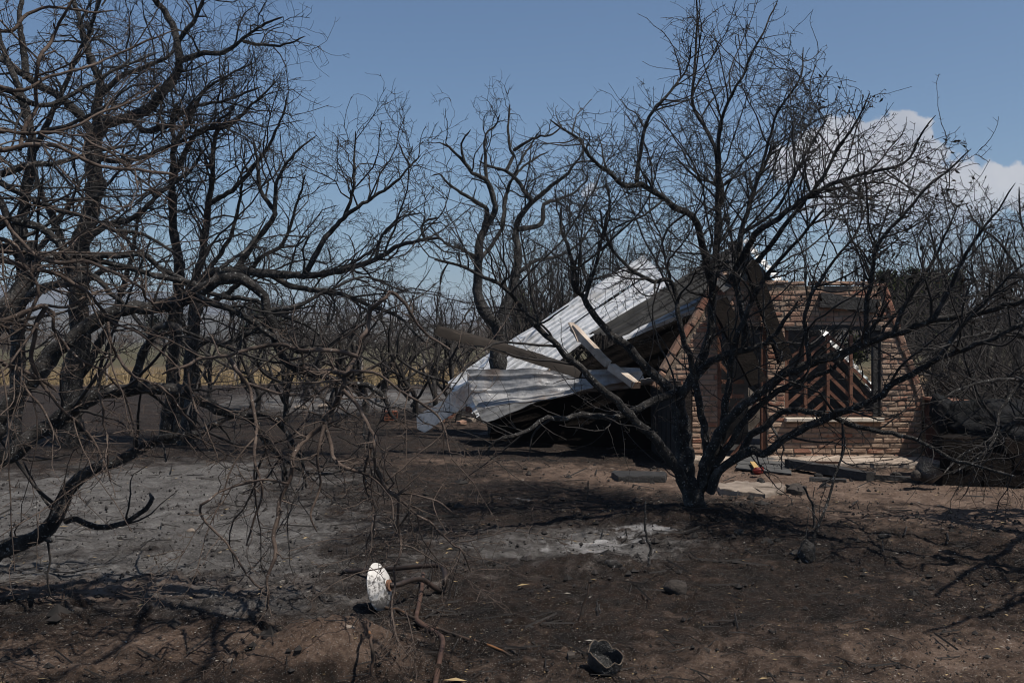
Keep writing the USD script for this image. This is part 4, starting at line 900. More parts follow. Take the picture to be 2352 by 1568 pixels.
# far brown woodland and green trees
t = auto_tree(31, 5.0, 2.0, 9, .25)
rg = t.rng
P1, R1 = sprout(rg, [(a, b) for a, b, s in t.limbs], 3.0, .6, 1.8, up=.25, npts=5, rk=.6, rmin=.02, rmax=.03)
P2, R2 = sprout(rg, (P1, R1), 3.0, .4, 1.0, up=.15, npts=3, rk=.7, rmin=.014, rmax=.02)
fw = join([limb_mesh(a, np.maximum(b, .03), 4, 1) for a, b, s in t.limbs] + [tubes(P1, R1, 3), tubes(P2, R2, 3)])
inst = UsdGeom.PointInstancer.Define(stage, "/World/far_woodland")
raw("/World/far_woodland/bare_tree", *fw, M_FARWOOD)
inst.CreatePrototypesRel().SetTargets(["/World/far_woodland/bare_tree"])
rg = np.random.default_rng(5)
NW = 420
d = rg.uniform(95, 330, NW); px = rg.uniform(-300, 2700, NW)
keep = ~((px > 40) & (px < 1000) & (d < 150) & (rg.random(NW) < .75))
d, px = d[keep], px[keep]
xx = (px - CX) / F * d
zz = ground_z(xx, d)
inst.CreateProtoIndicesAttr(Vt.IntArray.FromNumpy(np.zeros(len(d), np.int32)))
inst.CreatePositionsAttr(Vt.Vec3fArray.FromNumpy(np.stack([xx, d, zz], 1).astype(np.float32)))
an = rg.uniform(0, np.pi, len(d))
inst.CreateOrientationsAttr(Vt.QuathArray([Gf.Quath(float(math.cos(a)), 0, 0, float(math.sin(a))) for a in an]))
sc = np.where(px < 1150, rg.uniform(.45, .85, len(d)), rg.uniform(.8, 1.4, len(d)))
inst.CreateScalesAttr(Vt.Vec3fArray.FromNumpy(np.stack([sc, sc, sc], 1).astype(np.float32)))
meta("/World/far_woodland", "brown bare woodland beyond the dry fields", "woodland", kind="stuff")

def green_tree(px, d, h, w, label, seed, nleaf=9000):
    rg = np.random.default_rng(seed)
    x = (px - CX) / F * d; z0 = gz(x, d)
    t = thing("green_tree", label, "tree", (x, d, z0))
    tr = Tree(seed)
    tr.add(np.array([[x, d, z0 - .1], [x + .1, d, z0 + h * .3], [x, d + .1, z0 + h * .7]]), np.array([.14, .11, .05]) * h / 5, sides=8, step=.3)
    cl = []
    for k in range(16):
        a = rg.uniform(0, 2 * np.pi); r = w * math.sqrt(rg.random()) * .8
        c = np.array([x + r * math.cos(a), d + r * math.sin(a), z0 + h * rg.uniform(.35, .92)])
        b = np.array([x, d, z0 + h * rg.uniform(.2, .55)])
        tr.add(np.array([b, (b + c) / 2 + rg.normal(0, .1, 3), c]), np.array([.05, .035, .015]) * h / 5, sides=5, step=.4)
        q = rg.normal(size=(nleaf // 16, 3)); q /= np.linalg.norm(q, axis=1, keepdims=True); q *= (rg.random((len(q), 1)) ** .45) * np.array([.32 * w, .32 * w, .16 * h])
        cl.append(c + q)
    part(t, "trunk", limb_mesh(*tr.limbs[0], 1.0), M_TWIG)
    for P, R, s in tr.limbs[1:]: part(t, "branch", limb_mesh(P, R, s, 2.0), M_TWIG)
    part(t, "crown", leaf_cloud(rg, np.vstack(cl), .075), M_LEAF, kind="stuff")
green_tree(2085, 32, 4.6, 1.3, "green leafy tree showing beyond the right slope of the brick gable", 61)
green_tree(2150, 36, 4.4, 1.6, "green leafy tree behind the bare thicket right of the house", 62)
green_tree(1690, 34, 3.2, 1.6, "green bushy tree glimpsed through the house door opening", 63, 6000)
green_tree(1890, 38, 3.6, 2.0, "green bushy tree glimpsed through the broken window", 64, 6000)
green_tree(605, 85, 5.0, 2.4, "small round green tree in the far field left of centre", 65, 5000)
green_tree(375, 110, 6.0, 3.0, "small green tree in the far field behind the large dark trunk", 66, 5000)
green_tree(1190, 60, 5.2, 1.2, "slim green tree far off right beside the forked trunk", 67, 5000)

# dry grass along the edge of the burn
rg = np.random.default_rng(77)
NG = 9000
px = rg.uniform(-100, 1250, NG); d = 37 + rg.gamma(2, 3.5, NG)
x = (px - CX) / F * d
c = np.stack([x, d, ground_z(x, d)], 1)
h = rg.uniform(.08, .32, NG)[:, None]; lean = rg.normal(0, .3, (NG, 3)) * h; lean[:, 2] = 0
w = np.stack([np.full(NG, .025), np.zeros(NG), np.zeros(NG)], 1)
v = np.stack([c - w, c + w, c + lean + np.array([0, 0, 1.0]) * h], 1).reshape(-1, 3)
single("dry_grass", (v, np.arange(3 * NG).reshape(-1, 3)), M_STRAW, "strip of dry yellow grass at the far edge of the burn", "grass", kind="stuff")

# wire fence on the far field
def fence():
    t = thing("wire_fence", "wire fence on grey posts across the dry field beyond the burn", "fence", (-14, 41, 0))
    xs = np.linspace(-24, 1.5, 11)
    for k, x in enumerate(xs):
        y = 41 + .05 * x; z = gz(x, y)
        part(t, "post", trimesh.creation.cylinder(.045, 1.35, sections=7, transform=trimesh.transformations.translation_matrix([x, y, z + .62])), M_POST)
    for hgt in (.35, .65, .95, 1.2):
        P = np.array([[x, 41 + .05 * x - .05, gz(x, 41 + .05 * x) + hgt] for x in xs])
        part(t, "wire", tubes(P[None], np.full((1, len(xs)), .006), 4), M_WIRE)
fence()

# ------------------------------------------------------------------ the house
HD = 13.9
def HX(px): return (px - CX) / F * HD
def HZ(py): return EYE - (py - CY) / F * HD
rng = np.random.default_rng(42)
gable = Polygon([(HX(a), HZ(b)) for a, b in [(1527, 1062), (1527, 905), (1512, 893), (1655, 641), (1655, 634), (1702, 634), (1703, 652), (1870, 657), (2026, 657), (2058, 755), (2087, 827), (2112, 913), (2118, 915), (2118, 1062)]])
door_op = sbox(HX(1648), -.5, HX(1762), HZ(748))
win_op = sbox(HX(1803), HZ(957), HX(2024), HZ(751))
wall2d = gable.difference(door_op).difference(win_op)
brick2d = gable.buffer(-.055).union(sbox(HX(1530), 0, HX(2116), HZ(905))).difference(door_op.buffer(.004)).difference(win_op.buffer(.004))
house = thing("brick_house", "ruined small brick house with sloping gable and broken window behind the thorny tree", "house", (HX(1820), HD, 0))
def extrude_wall(poly, y0, th):
    parts_ = []
    for g in getattr(poly, "geoms", [poly]):
        m = trimesh.creation.extrude_polygon(g, th, engine="earcut")
        v = m.vertices.copy(); m.vertices = np.stack([v[:, 0], y0 + th - v[:, 2], v[:, 1]], 1)
        parts_.append(m)
    return trimesh.util.concatenate(parts_)
gw = part(house, "gable_wall", extrude_wall(wall2d, HD, .20), M_MORTAR, label="front gable wall of rough brick courses")
pitch, z, row = .0735, .012, 0
bricks = []
while z < HZ(634):
    zc = z + pitch / 2
    cut = brick2d.intersection(LineString([(0, zc), (8, zc)]))
    for seg in getattr(cut, "geoms", [cut]):
        if seg.is_empty or seg.length < .03: continue
        a, b = seg.bounds[0] + .004, seg.bounds[2] - .004
        x = a - (.125 if row % 2 else 0) - rng.uniform(0, .02)
        while x < b:
            ln = .235 + rng.uniform(-.02, .02)
            x0, x1 = max(x, a), min(x + ln, b)
            if x1 - x0 > .035:
                bricks.append((x0, x1, zc))
            x += ln + .013
    z += pitch; row += 1
bricks.sort(key=lambda b: -(b[1] - b[0]) + (0 if rng.random() < .9 else .1))
rest = []
def brick_mat(zc):
    r = rng.random()
    hi = np.clip((zc - .2) / 1.6, 0, 1)
    return M_BRICKS[(2 if r < .25 + .1 * hi else 0) if rng.random() < .25 + .45 * hi else (1 if r < .5 else 3)]
for i, (x0, x1, zc) in enumerate(bricks):
    m = jitter_box(((x0 + x1) / 2, HD + .0405 - rng.uniform(0, .007), zc + rng.uniform(-.003, .003)), (x1 - x0, .095, pitch - .015 + rng.uniform(-.005, .003)), rng, .0055, .010)
    if i < 300: part(gw, "brick", m, brick_mat(zc))
    else: rest.append(m)
if rest: part(gw, "small_bricks", trimesh.util.concatenate(rest), M_BRICKS[1], kind="stuff")
# sloping coping bricks along both slopes
for (pa, pb, nn) in (((1503, 888), (1650, 640), 7), ((2026, 650), (2060, 752), 3), ((2060, 752), (2090, 825), 2), ((2090, 825), (2116, 912), 3)):
    A, B = np.array([HX(pa[0]), HZ(pa[1])]), np.array([HX(pb[0]), HZ(pb[1])])
    t2 = (B - A) / np.linalg.norm(B - A); Ls = np.linalg.norm(B - A) / nn
    ac = math.degrees(math.atan2(t2[1], t2[0]))
    for k in range(nn):
        c = A + t2 * Ls * (k + .5)
        m = jitter_box((0, 0, 0), (Ls - .008, .27, .085), rng, .008, .012)
        m.apply_transform(trimesh.transformations.rotation_matrix(math.radians(-ac), [0, 1, 0]))
        m.apply_translation([c[0] + rng.normal(0, .006), HD + .10, c[1] + rng.normal(0, .006)])
        part(house, "coping_brick", m, M_BRICKS[int(rng.choice([0, 1, 2, 2]))])
for k in range(9):  # broken course lying on top of the gable
    x = HX(1660) + k * .24 + rng.normal(0, .02)
    zt = HZ(634) if x < HX(1700) else HZ(654.5)
    part(house, "top_brick", jitter_box((x + .1, HD + .08 + rng.normal(0, .01), zt + .03), (.2 + rng.uniform(0, .03), .2, .05), rng, .012, .012), M_BRICKS[int(rng.choice([0, 1, 3]))])
part(house, "wall_plate", beam([HX(1880), HD - .05, HZ(690)], [HX(2010), HD - .02, HZ(704)], .12, .19, rng=rng, j=.008), M_CHAR, label="charred timber lying across the top of the gable")
# low side walls
part(house, "side_wall", trimesh.util.concatenate([jitter_box((2.22, y, h / 2), (.22, .42, h), rng, .012, .01) for y, h in zip(np.arange(13.0, 18.4, .41), rng.uniform(1.02, 1.12, 14))]), M_SOOTWALL, label="low sooty side wall left of the gable")
M_REDSOOT = noisy("red_sooty_render", [(0.3, (.012, .005, .003)), (0.55, (.045, .017, .011)), (0.8, (.09, .04, .028))], scale=4, bump=.01, bscale=40, rough=.9)
part(house, "side_wall", extrude_wall(sbox(5.76, 0, 5.98, .84), HD - .95, .95), M_REDSOOT, label="low buttress wall at the right of the gable")
part(house, "coping_brick", jitter_box((5.86, HD - .45, .862), (.26, .9, .035), rng, .008, .006), M_BRICKS[2])
part(house, "side_wall", extrude_wall(sbox(5.76, 0, 5.98, .84), HD + .2, 4.6), M_SOOTWALL)
back = Polygon([(2.15, 0), (2.15, 1.1), (2.6, 1.6), (5.6, 1.3), (5.98, .84), (5.98, 0)]).difference(sbox(4.4, .75, 5.2, 2.5)).difference(sbox(2.75, .3, 3.1, 2.5))
part(house, "back_wall", extrude_wall(back, HD + 4.3, .2), M_PLASTER, label="smoke-stained plaster wall at the back of the house")
part(house, "floor", bx((4.05, HD + 2.2, .02), (3.7, 4.2, .04)), M_CHAR)
inner = Polygon([(3.15, 0), (3.15, 1.5), (3.45, 1.75), (3.75, 1.45), (3.75, 0)])
part(house, "inner_wall", extrude_wall(inner, HD + 1.9, .12), M_PLASTER)
# window
win = part(house, "window", trimesh.util.concatenate([
    bx((HX(1808), HD + .07, (HZ(957) + HZ(751)) / 2), (.055, .07, HZ(751) - HZ(957) - .02)), bx((HX(1913), HD + .07, HZ(951)), (HX(2024) - HX(1803) - .07, .07, .05))]), M_WOOD, label="broken window with brown chevron bars")
part(win, "charred_jamb", bx((HX(2016), HD + .07, (HZ(957) + HZ(751)) / 2), (.10, .09, HZ(751) - HZ(957) - .02)), M_CHAR)
part(win, "charred_lintel", bx((HX(1913), HD + .05, HZ(752)), (HX(2024) - HX(1803) - .02, .12, .075)), M_CHAR)
for px in (1853, 1905, 1958):
    part(win, "mullion", bx((HX(px), HD + .068, (HZ(945) + HZ(770)) / 2), (.042, .05, HZ(770) - HZ(945))), M_WOOD)
wr = sbox(HX(1813), HZ(945), HX(2007), HZ(765))
def slat(pxa, pya, pxb, pyb, w=.042, y=HD + .075, parent=None, region=None, m=M_WOOD):
    l2 = LineString([(HX(pxa), HZ(pya)), (HX(pxb), HZ(pyb))]).buffer(w / 2, cap_style=2).intersection(region)
    if l2.is_empty or l2.area < .002: return
    part(parent, "slat", extrude_wall(l2, y, .022), m)
for y0 in (832, 866, 900, 934, 968, 1002, 1036): slat(1806, y0, 1905, y0 - 84, parent=win, region=wr.intersection(sbox(0, 0, HX(1903), HZ(768 if y0 > 850 else 772))))
for y0 in (800, 835, 870, 905, 940): slat(1905, y0 - 10, 2010, y0 + 92, y=HD + .078, parent=win, region=wr.intersection(sbox(HX(1907), 0, 9, 5)))
slat(1905, 770, 1945, 800, y=HD + .078, parent=win, region=wr)
part(win, "sill", jitter_box((HX(1913), HD - .01, HZ(963)), (HX(2024) - HX(1803) + .02, .20, .055), rng, .004, .01), M_SILL)
part(win, "pane", bx((HX(1980), HD + .10, HZ(870)), (.30, .004, .22)), M_GLASS)
# door
dz0, dz1 = .05, HZ(750)
door = part(house, "door", trimesh.util.concatenate([bx((HX(1653), HD + .08, (dz0 + dz1) / 2), (.06, .09, dz1 - dz0)), bx((HX(1756), HD + .08, (dz0 + dz1) / 2), (.065, .09, dz1 - dz0))]), M_WOOD, label="half burnt timber door frame with broken bars")
part(door, "lintel", bx((HX(1705), HD + .08, dz1 - .03), (HX(1762) - HX(1648) - .14, .1, .06)), M_CHAR)
for py in (877, 910): part(door, "rail", bx((HX(1682), HD + .075, HZ(py)), (.36, .05, .055)), M_WOOD)
part(door, "stile", bx((HX(1683), HD + .072, HZ(893)), (.03, .035, .15)), M_WOOD)
dr = sbox(HX(1658), .06, HX(1751), HZ(755))
for a in ((1656, 985, 1700, 920), (1656, 1040, 1740, 925), (1656, 835, 1690, 875), (1680, 1050, 1751, 970), (1656, 950, 1678, 918)): slat(*a, w=.036, y=HD + .062, parent=door, region=dr)
part(door, "pane", bx((HX(1668), HD + .09, HZ(955)), (.16, .004, .26)), M_GLASS)
part(door, "pane", trimesh.Trimesh([[HX(1660), HD + .085, HZ(908)], [HX(1678), HD + .085, HZ(908)], [HX(1676), HD + .085, HZ(903)], [HX(1661), HD + .085, HZ(890)], [HX(1660), HD + .089, HZ(908)], [HX(1678), HD + .089, HZ(908)], [HX(1676), HD + .089, HZ(903)], [HX(1661), HD + .089, HZ(890)]],
     [[0, 1, 2], [0, 2, 3], [4, 6, 5], [4, 7, 6], [0, 4, 1], [1, 4, 5], [1, 5, 2], [2, 5, 6], [2, 6, 3], [3, 6, 7], [3, 7, 0], [0, 7, 4]]), M_GLASS)

# ------------------------------------------------------------------ roofing sheets
def sheet(name, A, B, C, D, label, mat_, nu=46, nv=60, rib=.2, rh=.03, dent=.02, bulge=0.0, seed=0, curl=None, group="collapsed roofing sheets", ragged=.0, fine=0.0, twist=None):
    """Ribbed sheet on the corners A-B-C-D (ribs run A->D and B->C)."""
    A, B, C, D = map(np.asarray, (A, B, C, D))
    u = np.linspace(0, 1, nu); v = np.linspace(0, 1, nv)
    U, V = np.meshgrid(u, v, indexing="ij")
    rg = np.random.default_rng(seed)
    Ur = U.copy()
    if ragged:
        ed = ragged * (meshkit.fbm(np.stack([v * 9, 0 * v, 0 * v], -1), 4, seed) - .5) * 2
        Ur = U + (U > .8) * ((U - .8) / .2) * ed[None, :]
    P = ((1 - Ur) * (1 - V))[..., None] * A + ((1 - Ur) * V)[..., None] * B + (Ur * V)[..., None] * C + (Ur * (1 - V))[..., None] * D
    width = (np.linalg.norm(B - A) + np.linalg.norm(C - D)) / 2
    Tu = np.gradient(P, axis=0); Tv = np.gradient(P, axis=1)
    N = np.cross(Tu, Tv); N /= np.linalg.norm(N, axis=2, keepdims=True)
    if N[..., 2].mean() < 0: N = -N
    ph = (V * width / rib) % 1.0
    prof = np.clip((.16 - np.abs(ph - .5)) / .07, 0, 1) * rh + (np.clip((.035 - np.abs(((ph + .25) % .5) - .25)) / .03, 0, 1) * rh * .22 if fine == 0 else np.abs(np.sin(V * width / fine * np.pi)) * .012)
    q = np.stack([U * 3, V * 2, 0 * U], -1)
    off = prof + dent * 2 * (meshkit.fbm(q * 1.6, 3, seed + 2) - .5) + bulge * np.sin(np.pi * V) + .2 * dent * (meshkit.fbm(q * 9, 2, seed + 4) - .5)
    if curl is not None: off = off + curl(U, V)
    P = P + N * off[..., None]
    th = .004
    i = np.arange(nu * nv).reshape(nu, nv)
    q = np.stack([i[:-1, :-1], i[1:, :-1], i[1:, 1:], i[:-1, 1:]], -1).reshape(-1, 4)
    n2 = np.cross(np.gradient(P, axis=0), np.gradient(P, axis=1)); n2 /= np.linalg.norm(n2, axis=2, keepdims=True) + 1e-12
    v0 = P.reshape(-1, 3); v1 = (P - n2 * th).reshape(-1, 3); k = len(v0)
    loop = np.concatenate([i[0, :-1], i[:-1, -1], i[-1, :0:-1], i[:0:-1, 0]])
    nx_ = np.roll(loop, -1)
    rim = np.stack([loop, nx_, nx_ + k, loop + k], -1)
    quads_ = np.vstack([q, q[:, ::-1] + k, rim])
    return single(name, (np.vstack([v0, v1]), quads_), mat_, label, "roofing sheet", None, smooth=35)

A, B, C, D = W(1475, 584, 17.5), W(1540, 645, 15.9), W(1100, 955, 16.7), W(1026, 880, 18.5)
mid = lambda p, q, t: p + (q - p) * t
sheet("roofing_sheet", A, mid(A, B, .52), mid(D, C, .52), D, "upper half of the big pale ribbed roofing sheets sloping down to the left", M_ZINC, seed=1, dent=.05, ragged=.02)
dn = np.array([0, 0, -.03])
sheet("roofing_sheet", mid(A, B, .50) + dn, B + dn, C + dn, mid(D, C, .50) + dn, "lower half of the big pale ribbed roofing sheets, nearest the gable", M_ZINC, seed=2, dent=.05, ragged=.02)
sheet("curled_sheet", W(1470, 846, 14.25), W(1505, 868, 13.85), W(1113, 950, 14.05), W(1064, 850, 14.6), "torn curled roofing sheet with a bright sunlit corner, lowest at left", M_ZINC2, seed=3, rib=.16, rh=.022, dent=.075, bulge=-.17, ragged=.035,
      curl=lambda U, V: .10 * np.clip((V - .75) / .25, 0, 1) ** 2 * U)
sheet("shade_fill_panel", W(1628, 678, 14.9), W(1560, 1036, 14.9), W(1125, 1013, 16.4), W(1128, 935, 16.4), "black panel added under the collapsed roofing to stand in for the shade in the dark opening", M_SOOTSHADE, seed=14, dent=.06, rib=.25, rh=.012)  # added dark panel, stands in for deep shade under the roofing
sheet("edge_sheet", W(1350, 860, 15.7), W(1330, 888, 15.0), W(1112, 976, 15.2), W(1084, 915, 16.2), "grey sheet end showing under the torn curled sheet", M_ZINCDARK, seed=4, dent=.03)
def strip(name, a, b, w1, w2, label, mat_, seed):
    """A bent length of flashing: two narrow faces meeting in a fold."""
    rg = np.random.default_rng(seed); n = 24
    P = np.array([mid(np.asarray(a), np.asarray(b), s) for s in np.linspace(0, 1, n)])
    wv = (meshkit.fbm(np.stack([np.linspace(0, 5, n), np.zeros(n), np.zeros(n)], -1), 3, seed) - .5) * .12
    rows = [P + w1 + wv[:, None] * [0, 0, 1], P, P + w2 - wv[:, None] * [0, .5, .6]]
    V0 = np.stack(rows, 1); nn = np.array([.1, .2, -.97]) * .004
    i = np.arange(n * 3).reshape(n, 3)
    q = np.stack([i[:-1, :-1], i[:-1, 1:], i[1:, 1:], i[1:, :-1]], -1).reshape(-1, 4)
    loop = np.concatenate([i[0, :-1], i[:-1, -1], i[-1, :0:-1], i[:0:-1, 0]]); nx_ = np.roll(loop, -1); k = n * 3
    return single(name, (np.vstack([V0.reshape(-1, 3), V0.reshape(-1, 3) + nn]), np.vstack([q, q[:, ::-1] + k, np.stack([nx_, loop, loop + k, nx_ + k], -1)])), mat_, label, "metal strip", smooth=30)
strip("bent_flashing", W(958, 984, 17.2), W(1092, 898, 16.4), np.array([-.02, .12, .20]), np.array([.14, -.16, -.05]), "narrow bent metal strip sticking out at the lower left of the roofing", M_ZINC2, 5)
sheet("eave_sheet", W(1640, 622, 14.75), W(1612, 712, 14.15), W(1436, 782, 14.5), W(1420, 762, 15.2), "bluish roofing sheet along the left slope of the brick gable", M_ZINC, seed=6, dent=.025, rib=.17)
sheet("shade_dark_sheet", W(1700, 556, 14.8), W(1690, 640, 14.2), W(1425, 773, 13.5), W(1352, 768, 14.0), "roofing sheet painted dark for its underside shade, hanging between the ridge and the left slope", M_SHADESHEET, seed=7, dent=.03)  # dark colour stands in for the shaded underside
# fallen right slope, seen through the window
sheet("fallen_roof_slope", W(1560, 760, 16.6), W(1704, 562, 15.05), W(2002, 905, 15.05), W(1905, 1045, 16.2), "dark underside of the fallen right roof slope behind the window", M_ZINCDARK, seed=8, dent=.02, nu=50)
def flange():
    a, b = W(1706, 556, 15.0), W(2006, 902, 15.0)
    t2 = (b - a) / np.linalg.norm(b - a)
    n = 140; s = np.linspace(0, 1, n)
    P = a + (b - a) * s[:, None]
    w = np.array([.065, .033, .062])
    rip = .012 * np.sin(s * np.linalg.norm(b - a) / .11 * 2 * np.pi)
    rows = [P + rip[:, None] * [.5, -1, .3], P + w * .5 + rip[:, None] * [.5, -1, .3], P + w + rip[:, None] * [.5, -1, .3]]
    V0 = np.stack(rows, 1); i = np.arange(n * 3).reshape(n, 3); k = n * 3
    q = np.stack([i[:-1, :-1], i[:-1, 1:], i[1:, 1:], i[1:, :-1]], -1).reshape(-1, 4)
    loop = np.concatenate([i[0, :-1], i[:-1, -1], i[-1, :0:-1], i[:0:-1, 0]]); nx_ = np.roll(loop, -1)
    off = np.array([.001, .004, -.001])
    single("bent_roof_edge", (np.vstack([V0.reshape(-1, 3), V0.reshape(-1, 3) + off]), np.vstack([q, q[:, ::-1] + k, np.stack([nx_, loop, loop + k, nx_ + k], -1)])), M_ZINCEDGE,
           "bright bent metal edge running slantwise behind the window bars", "metal strip", smooth=30)
flange()

# ridge cap and timbers
def channel(a, b, w, h, mat_, name, label, cat, seed):
    rg = np.random.default_rng(seed)
    a, b = np.asarray(a), np.asarray(b); t2 = b - a; Ls = np.linalg.norm(t2); t2 /= Ls
    s = np.cross(t2, [0, 0, 1]); s /= np.linalg.norm(s); u = np.cross(s, t2)
    prof = [(-.5, -.5), (-.36, .1), (-.16, .42), (.10, .5), (.34, .2), (.5, -.5)]
    inner = [(x * .9, y * .9 - .04) for x, y in prof[::-1]]
    ring = prof + inner; n = 30
    V = []
    for k in range(n):
        f = k / (n - 1); p = a + t2 * Ls * f + u * .03 * math.sin(f * 3.0)
        for j, (x, y) in enumerate(ring):
            V.append(p + s * x * w * (1 + .1 * f) + u * y * h + (rg.normal(0, .003, 3)))
    m = len(ring); F_ = []
    for k in range(n - 1):
        for j in range(m):
            F_.append((k * m + j, k * m + (j + 1) % m, (k + 1) * m + (j + 1) % m, (k + 1) * m + j))
    h2 = len(prof)
    for k0 in (0, n - 1):
        for j in range(h2 - 1):
            q = (k0 * m + j, k0 * m + j + 1, k0 * m + m - 2 - j, k0 * m + m - 1 - j)
            F_.append(q if k0 else q[::-1])
    return single(name, (np.array(V), np.array(F_)), mat_, label, cat, smooth=40)
channel(W(1003, 758, 14.3), W(1335, 858, 13.8), .21, .15, M_RUST, "ridge_cap", "long brown ridge cap jutting out to the left over the roofing sheets", "ridge cap", 1)
tb = thing("pale_timber", "pale sunlit roof timber sticking down beside the dark opening", "timber", W(1460, 880, 13.7))
rg = np.random.default_rng(9)
part(tb, "beam", beam(W(1316, 752, 14.5), W(1396, 836, 14.1), .10, .10, rng=rg, j=.004), M_TIMBER)
part(tb, "beam", beam(W(1404, 842, 14.05), W(1460, 884, 13.7), .13, .09, rng=rg, j=.003), M_TIMBER)
part(tb, "end_grain", beam(W(1459.5, 883.5, 13.702), W(1461, 885, 13.68), .132, .092), M_TIMBERCUT)
part(tb, "splinter", beam(W(1312, 742, 14.52), W(1332, 785, 14.4), .10, .03, rng=rg, j=.006), M_TIMBER)
def charred(name, a, b, w, h, label, seed, up=(0, 0, 1), m=M_CHAR, cat="timber"):
    single(name, beam(a, b, w, h, up, np.random.default_rng(seed), .006), m, label, cat)
charred("charred_rafter", W(1650, 690, HD - .10), W(1742, 880, HD - .30), .26, .05, "wide charred board leaning across the house doorway", 1, up=(0.3, -1, 0), m=M_SOOTSHADE)
charred("charred_rafter", W(1722, 600, HD - .05), W(1803, 828, HD - .25), .20, .06, "charred board hanging down beside the window with a blunt end", 2, up=(0.3, -1, 0), m=M_SOOTSHADE)
charred("charred_rafter", W(1690, 560, 14.4), W(1690, 640, 13.75), .18, .10, "short charred stub at the ridge above the gable", 3)
charred("charred_shingle", W(1652, 640, HD - .06), W(1672, 664, HD - .12), .16, .03, "grey charred shingle on the upper left gable course", 4, up=(0, -1, .2), m=M_GREYBOARD, cat="board")

# slab, boards and things lying before the house
def noisy_slab(pts, z0, z1, mat_, name, label, cat, j=.015, seed=0, top_noise=.006):
    """Flat-topped piece with the outline pts (x, y)."""
    rg = np.random.default_rng(seed)
    poly = Polygon(pts).buffer(0)
    ring = np.array(poly.segmentize(.07).exterior.coords)[:-1]
    if not poly.exterior.is_ccw: ring = ring[::-1]
    ring = ring + rg.normal(0, j, ring.shape)
    c = ring.mean(0); n = len(ring)
    lv = [(1.0, z0), (1.0, z1 - .012), (.985, z1)]
    V = [np.c_[c + (ring - c) * s, np.full(n, z)] + np.c_[np.zeros((n, 2)), rg.normal(0, top_noise if z == z1 else 0, n)] for s, z in lv]
    V.append(np.c_[c + (ring - c) * .5, np.full(n, z1) + rg.normal(0, top_noise, n)])
    V.append(np.r_[c, z1][None])
    F_ = []
    for k in range(3):
        for i in range(n):
            a, b = k * n + i, k * n + (i + 1) % n
            F_ += [(a, b, b + n), (a, b + n, a + n)]
    for i in range(n): F_.append((3 * n + i, 3 * n + (i + 1) % n, 4 * n))
    return single(name, (np.vstack(V), np.array(F_)), mat_, label, cat, smooth=40)
noisy_slab([(2.35, 13.88), (5.75, 13.88), (5.75, 12.95), (4.9, 13.02), (3.8, 13.22), (2.9, 13.35), (2.35, 13.5)], -.05, .055, M_SLAB, "concrete_slab", "cracked pale concrete slab along the foot of the brick gable", "slab", seed=1)
g = lambda a, b: G(a, b)[:2]
noisy_slab([g(1648, 1122), g(1700, 1116), g(1790, 1121), g(1806, 1129), g(1800, 1136), g(1762, 1146), g(1700, 1140), g(1650, 1134)], -.03, .06, M_PALESTONE, "flat_stone", "broad pale flat stone right of the trunk base", "stone", seed=2)
noisy_slab([g(1804, 1126), g(1835, 1121), g(1850, 1130), g(1846, 1139), g(1815, 1137)], -.03, .06, M_STONE, "flat_stone", "smaller grey flat stone beside the broad pale one", "stone", seed=3)
def tilted_board(pts, zs, th, name, label, m, cat="board", seed=0, planks=0):
    t = thing(name, label, cat, (*pts[0], 0))
    pts = np.array([[*p, z] for p, z in zip(pts, zs)])
    k = max(1, planks)
    for i in range(k):
        a, b = i / k + (.01 if i else 0), (i + 1) / k
        q = [mid(pts[0], pts[1], a), mid(pts[0], pts[1], b), mid(pts[3], pts[2], b), mid(pts[3], pts[2], a)]
        V = np.array(q + [x - [0, 0, th] for x in q]); V += np.random.default_rng(seed + i).normal(0, .004, V.shape)
        part(t, "plank", trimesh.Trimesh(V, [(0, 1, 2), (0, 2, 3), (4, 6, 5), (4, 7, 6), (0, 4, 1), (1, 4, 5), (1, 5, 2), (2, 5, 6), (2, 6, 3), (3, 6, 7), (3, 7, 0), (0, 7, 4)], process=False), m)
    return t
tilted_board([g(1704, 1056), g(1690, 1082), g(1818, 1092), g(1806, 1064)], [.10, .05, .03, .05], .02, "fallen_board", "grey ribbed board lying at the doorway with a yellow strip on it", M_GREYBOARD, planks=4)
single("yellow_strip", beam(G(1728, 1061, .09), G(1740, 1078, .075), .06, .02), M_YELLOW, "short yellow strip lying on the grey ribbed board", "strip")
m = trimesh.creation.icosphere(3, 1.0); m.vertices = m.vertices * [.07, .05, .045] * (1 + .35 * (meshkit.fbm(m.vertices * 2.2, 3, 3)[:, None] - .5)); m.apply_translation(G(1742, 1081, .08))
rb = thing("red_canister", "small melted red canister by the yellow strip", "canister", G(1742, 1081))
part(rb, "body", m, M_RED, smooth=True)
part(rb, "neck", beam(G(1748, 1078, .10), G(1752, 1073, .12), .025, .025), M_RED)
charred("charred_beam", G(1812, 1062, .10), G(2000, 1094, .06), .16, .10, "long charred beam lying aslant before the concrete slab", 5)
charred("charred_beam", G(1960, 1092, .05), G(2130, 1104, .03), .07, .06, "thinner charred length continuing the long beam to the right", 6)
charred("charred_beam", G(1860, 1100, .03), G(1945, 1104, .03), .09, .05, "short charred offcut in front of the long beam", 7)
single("thin_rod", beam(G(1805, 1060, .075), G(1930, 1062, .075), .03, .03), M_RUSTTUBE, "thin reddish rod lying along the slab by the wall", "rod")
noisy_slab([g(1404, 1098), g(1410, 1094), g(1528, 1096), g(1532, 1101), g(1528, 1107), g(1420, 1108)], .0, .075, M_CHAR, "charred_plank", "thick black plank with rounded ends on the soil before the dark opening", "plank", j=.004, seed=4, top_noise=.002)
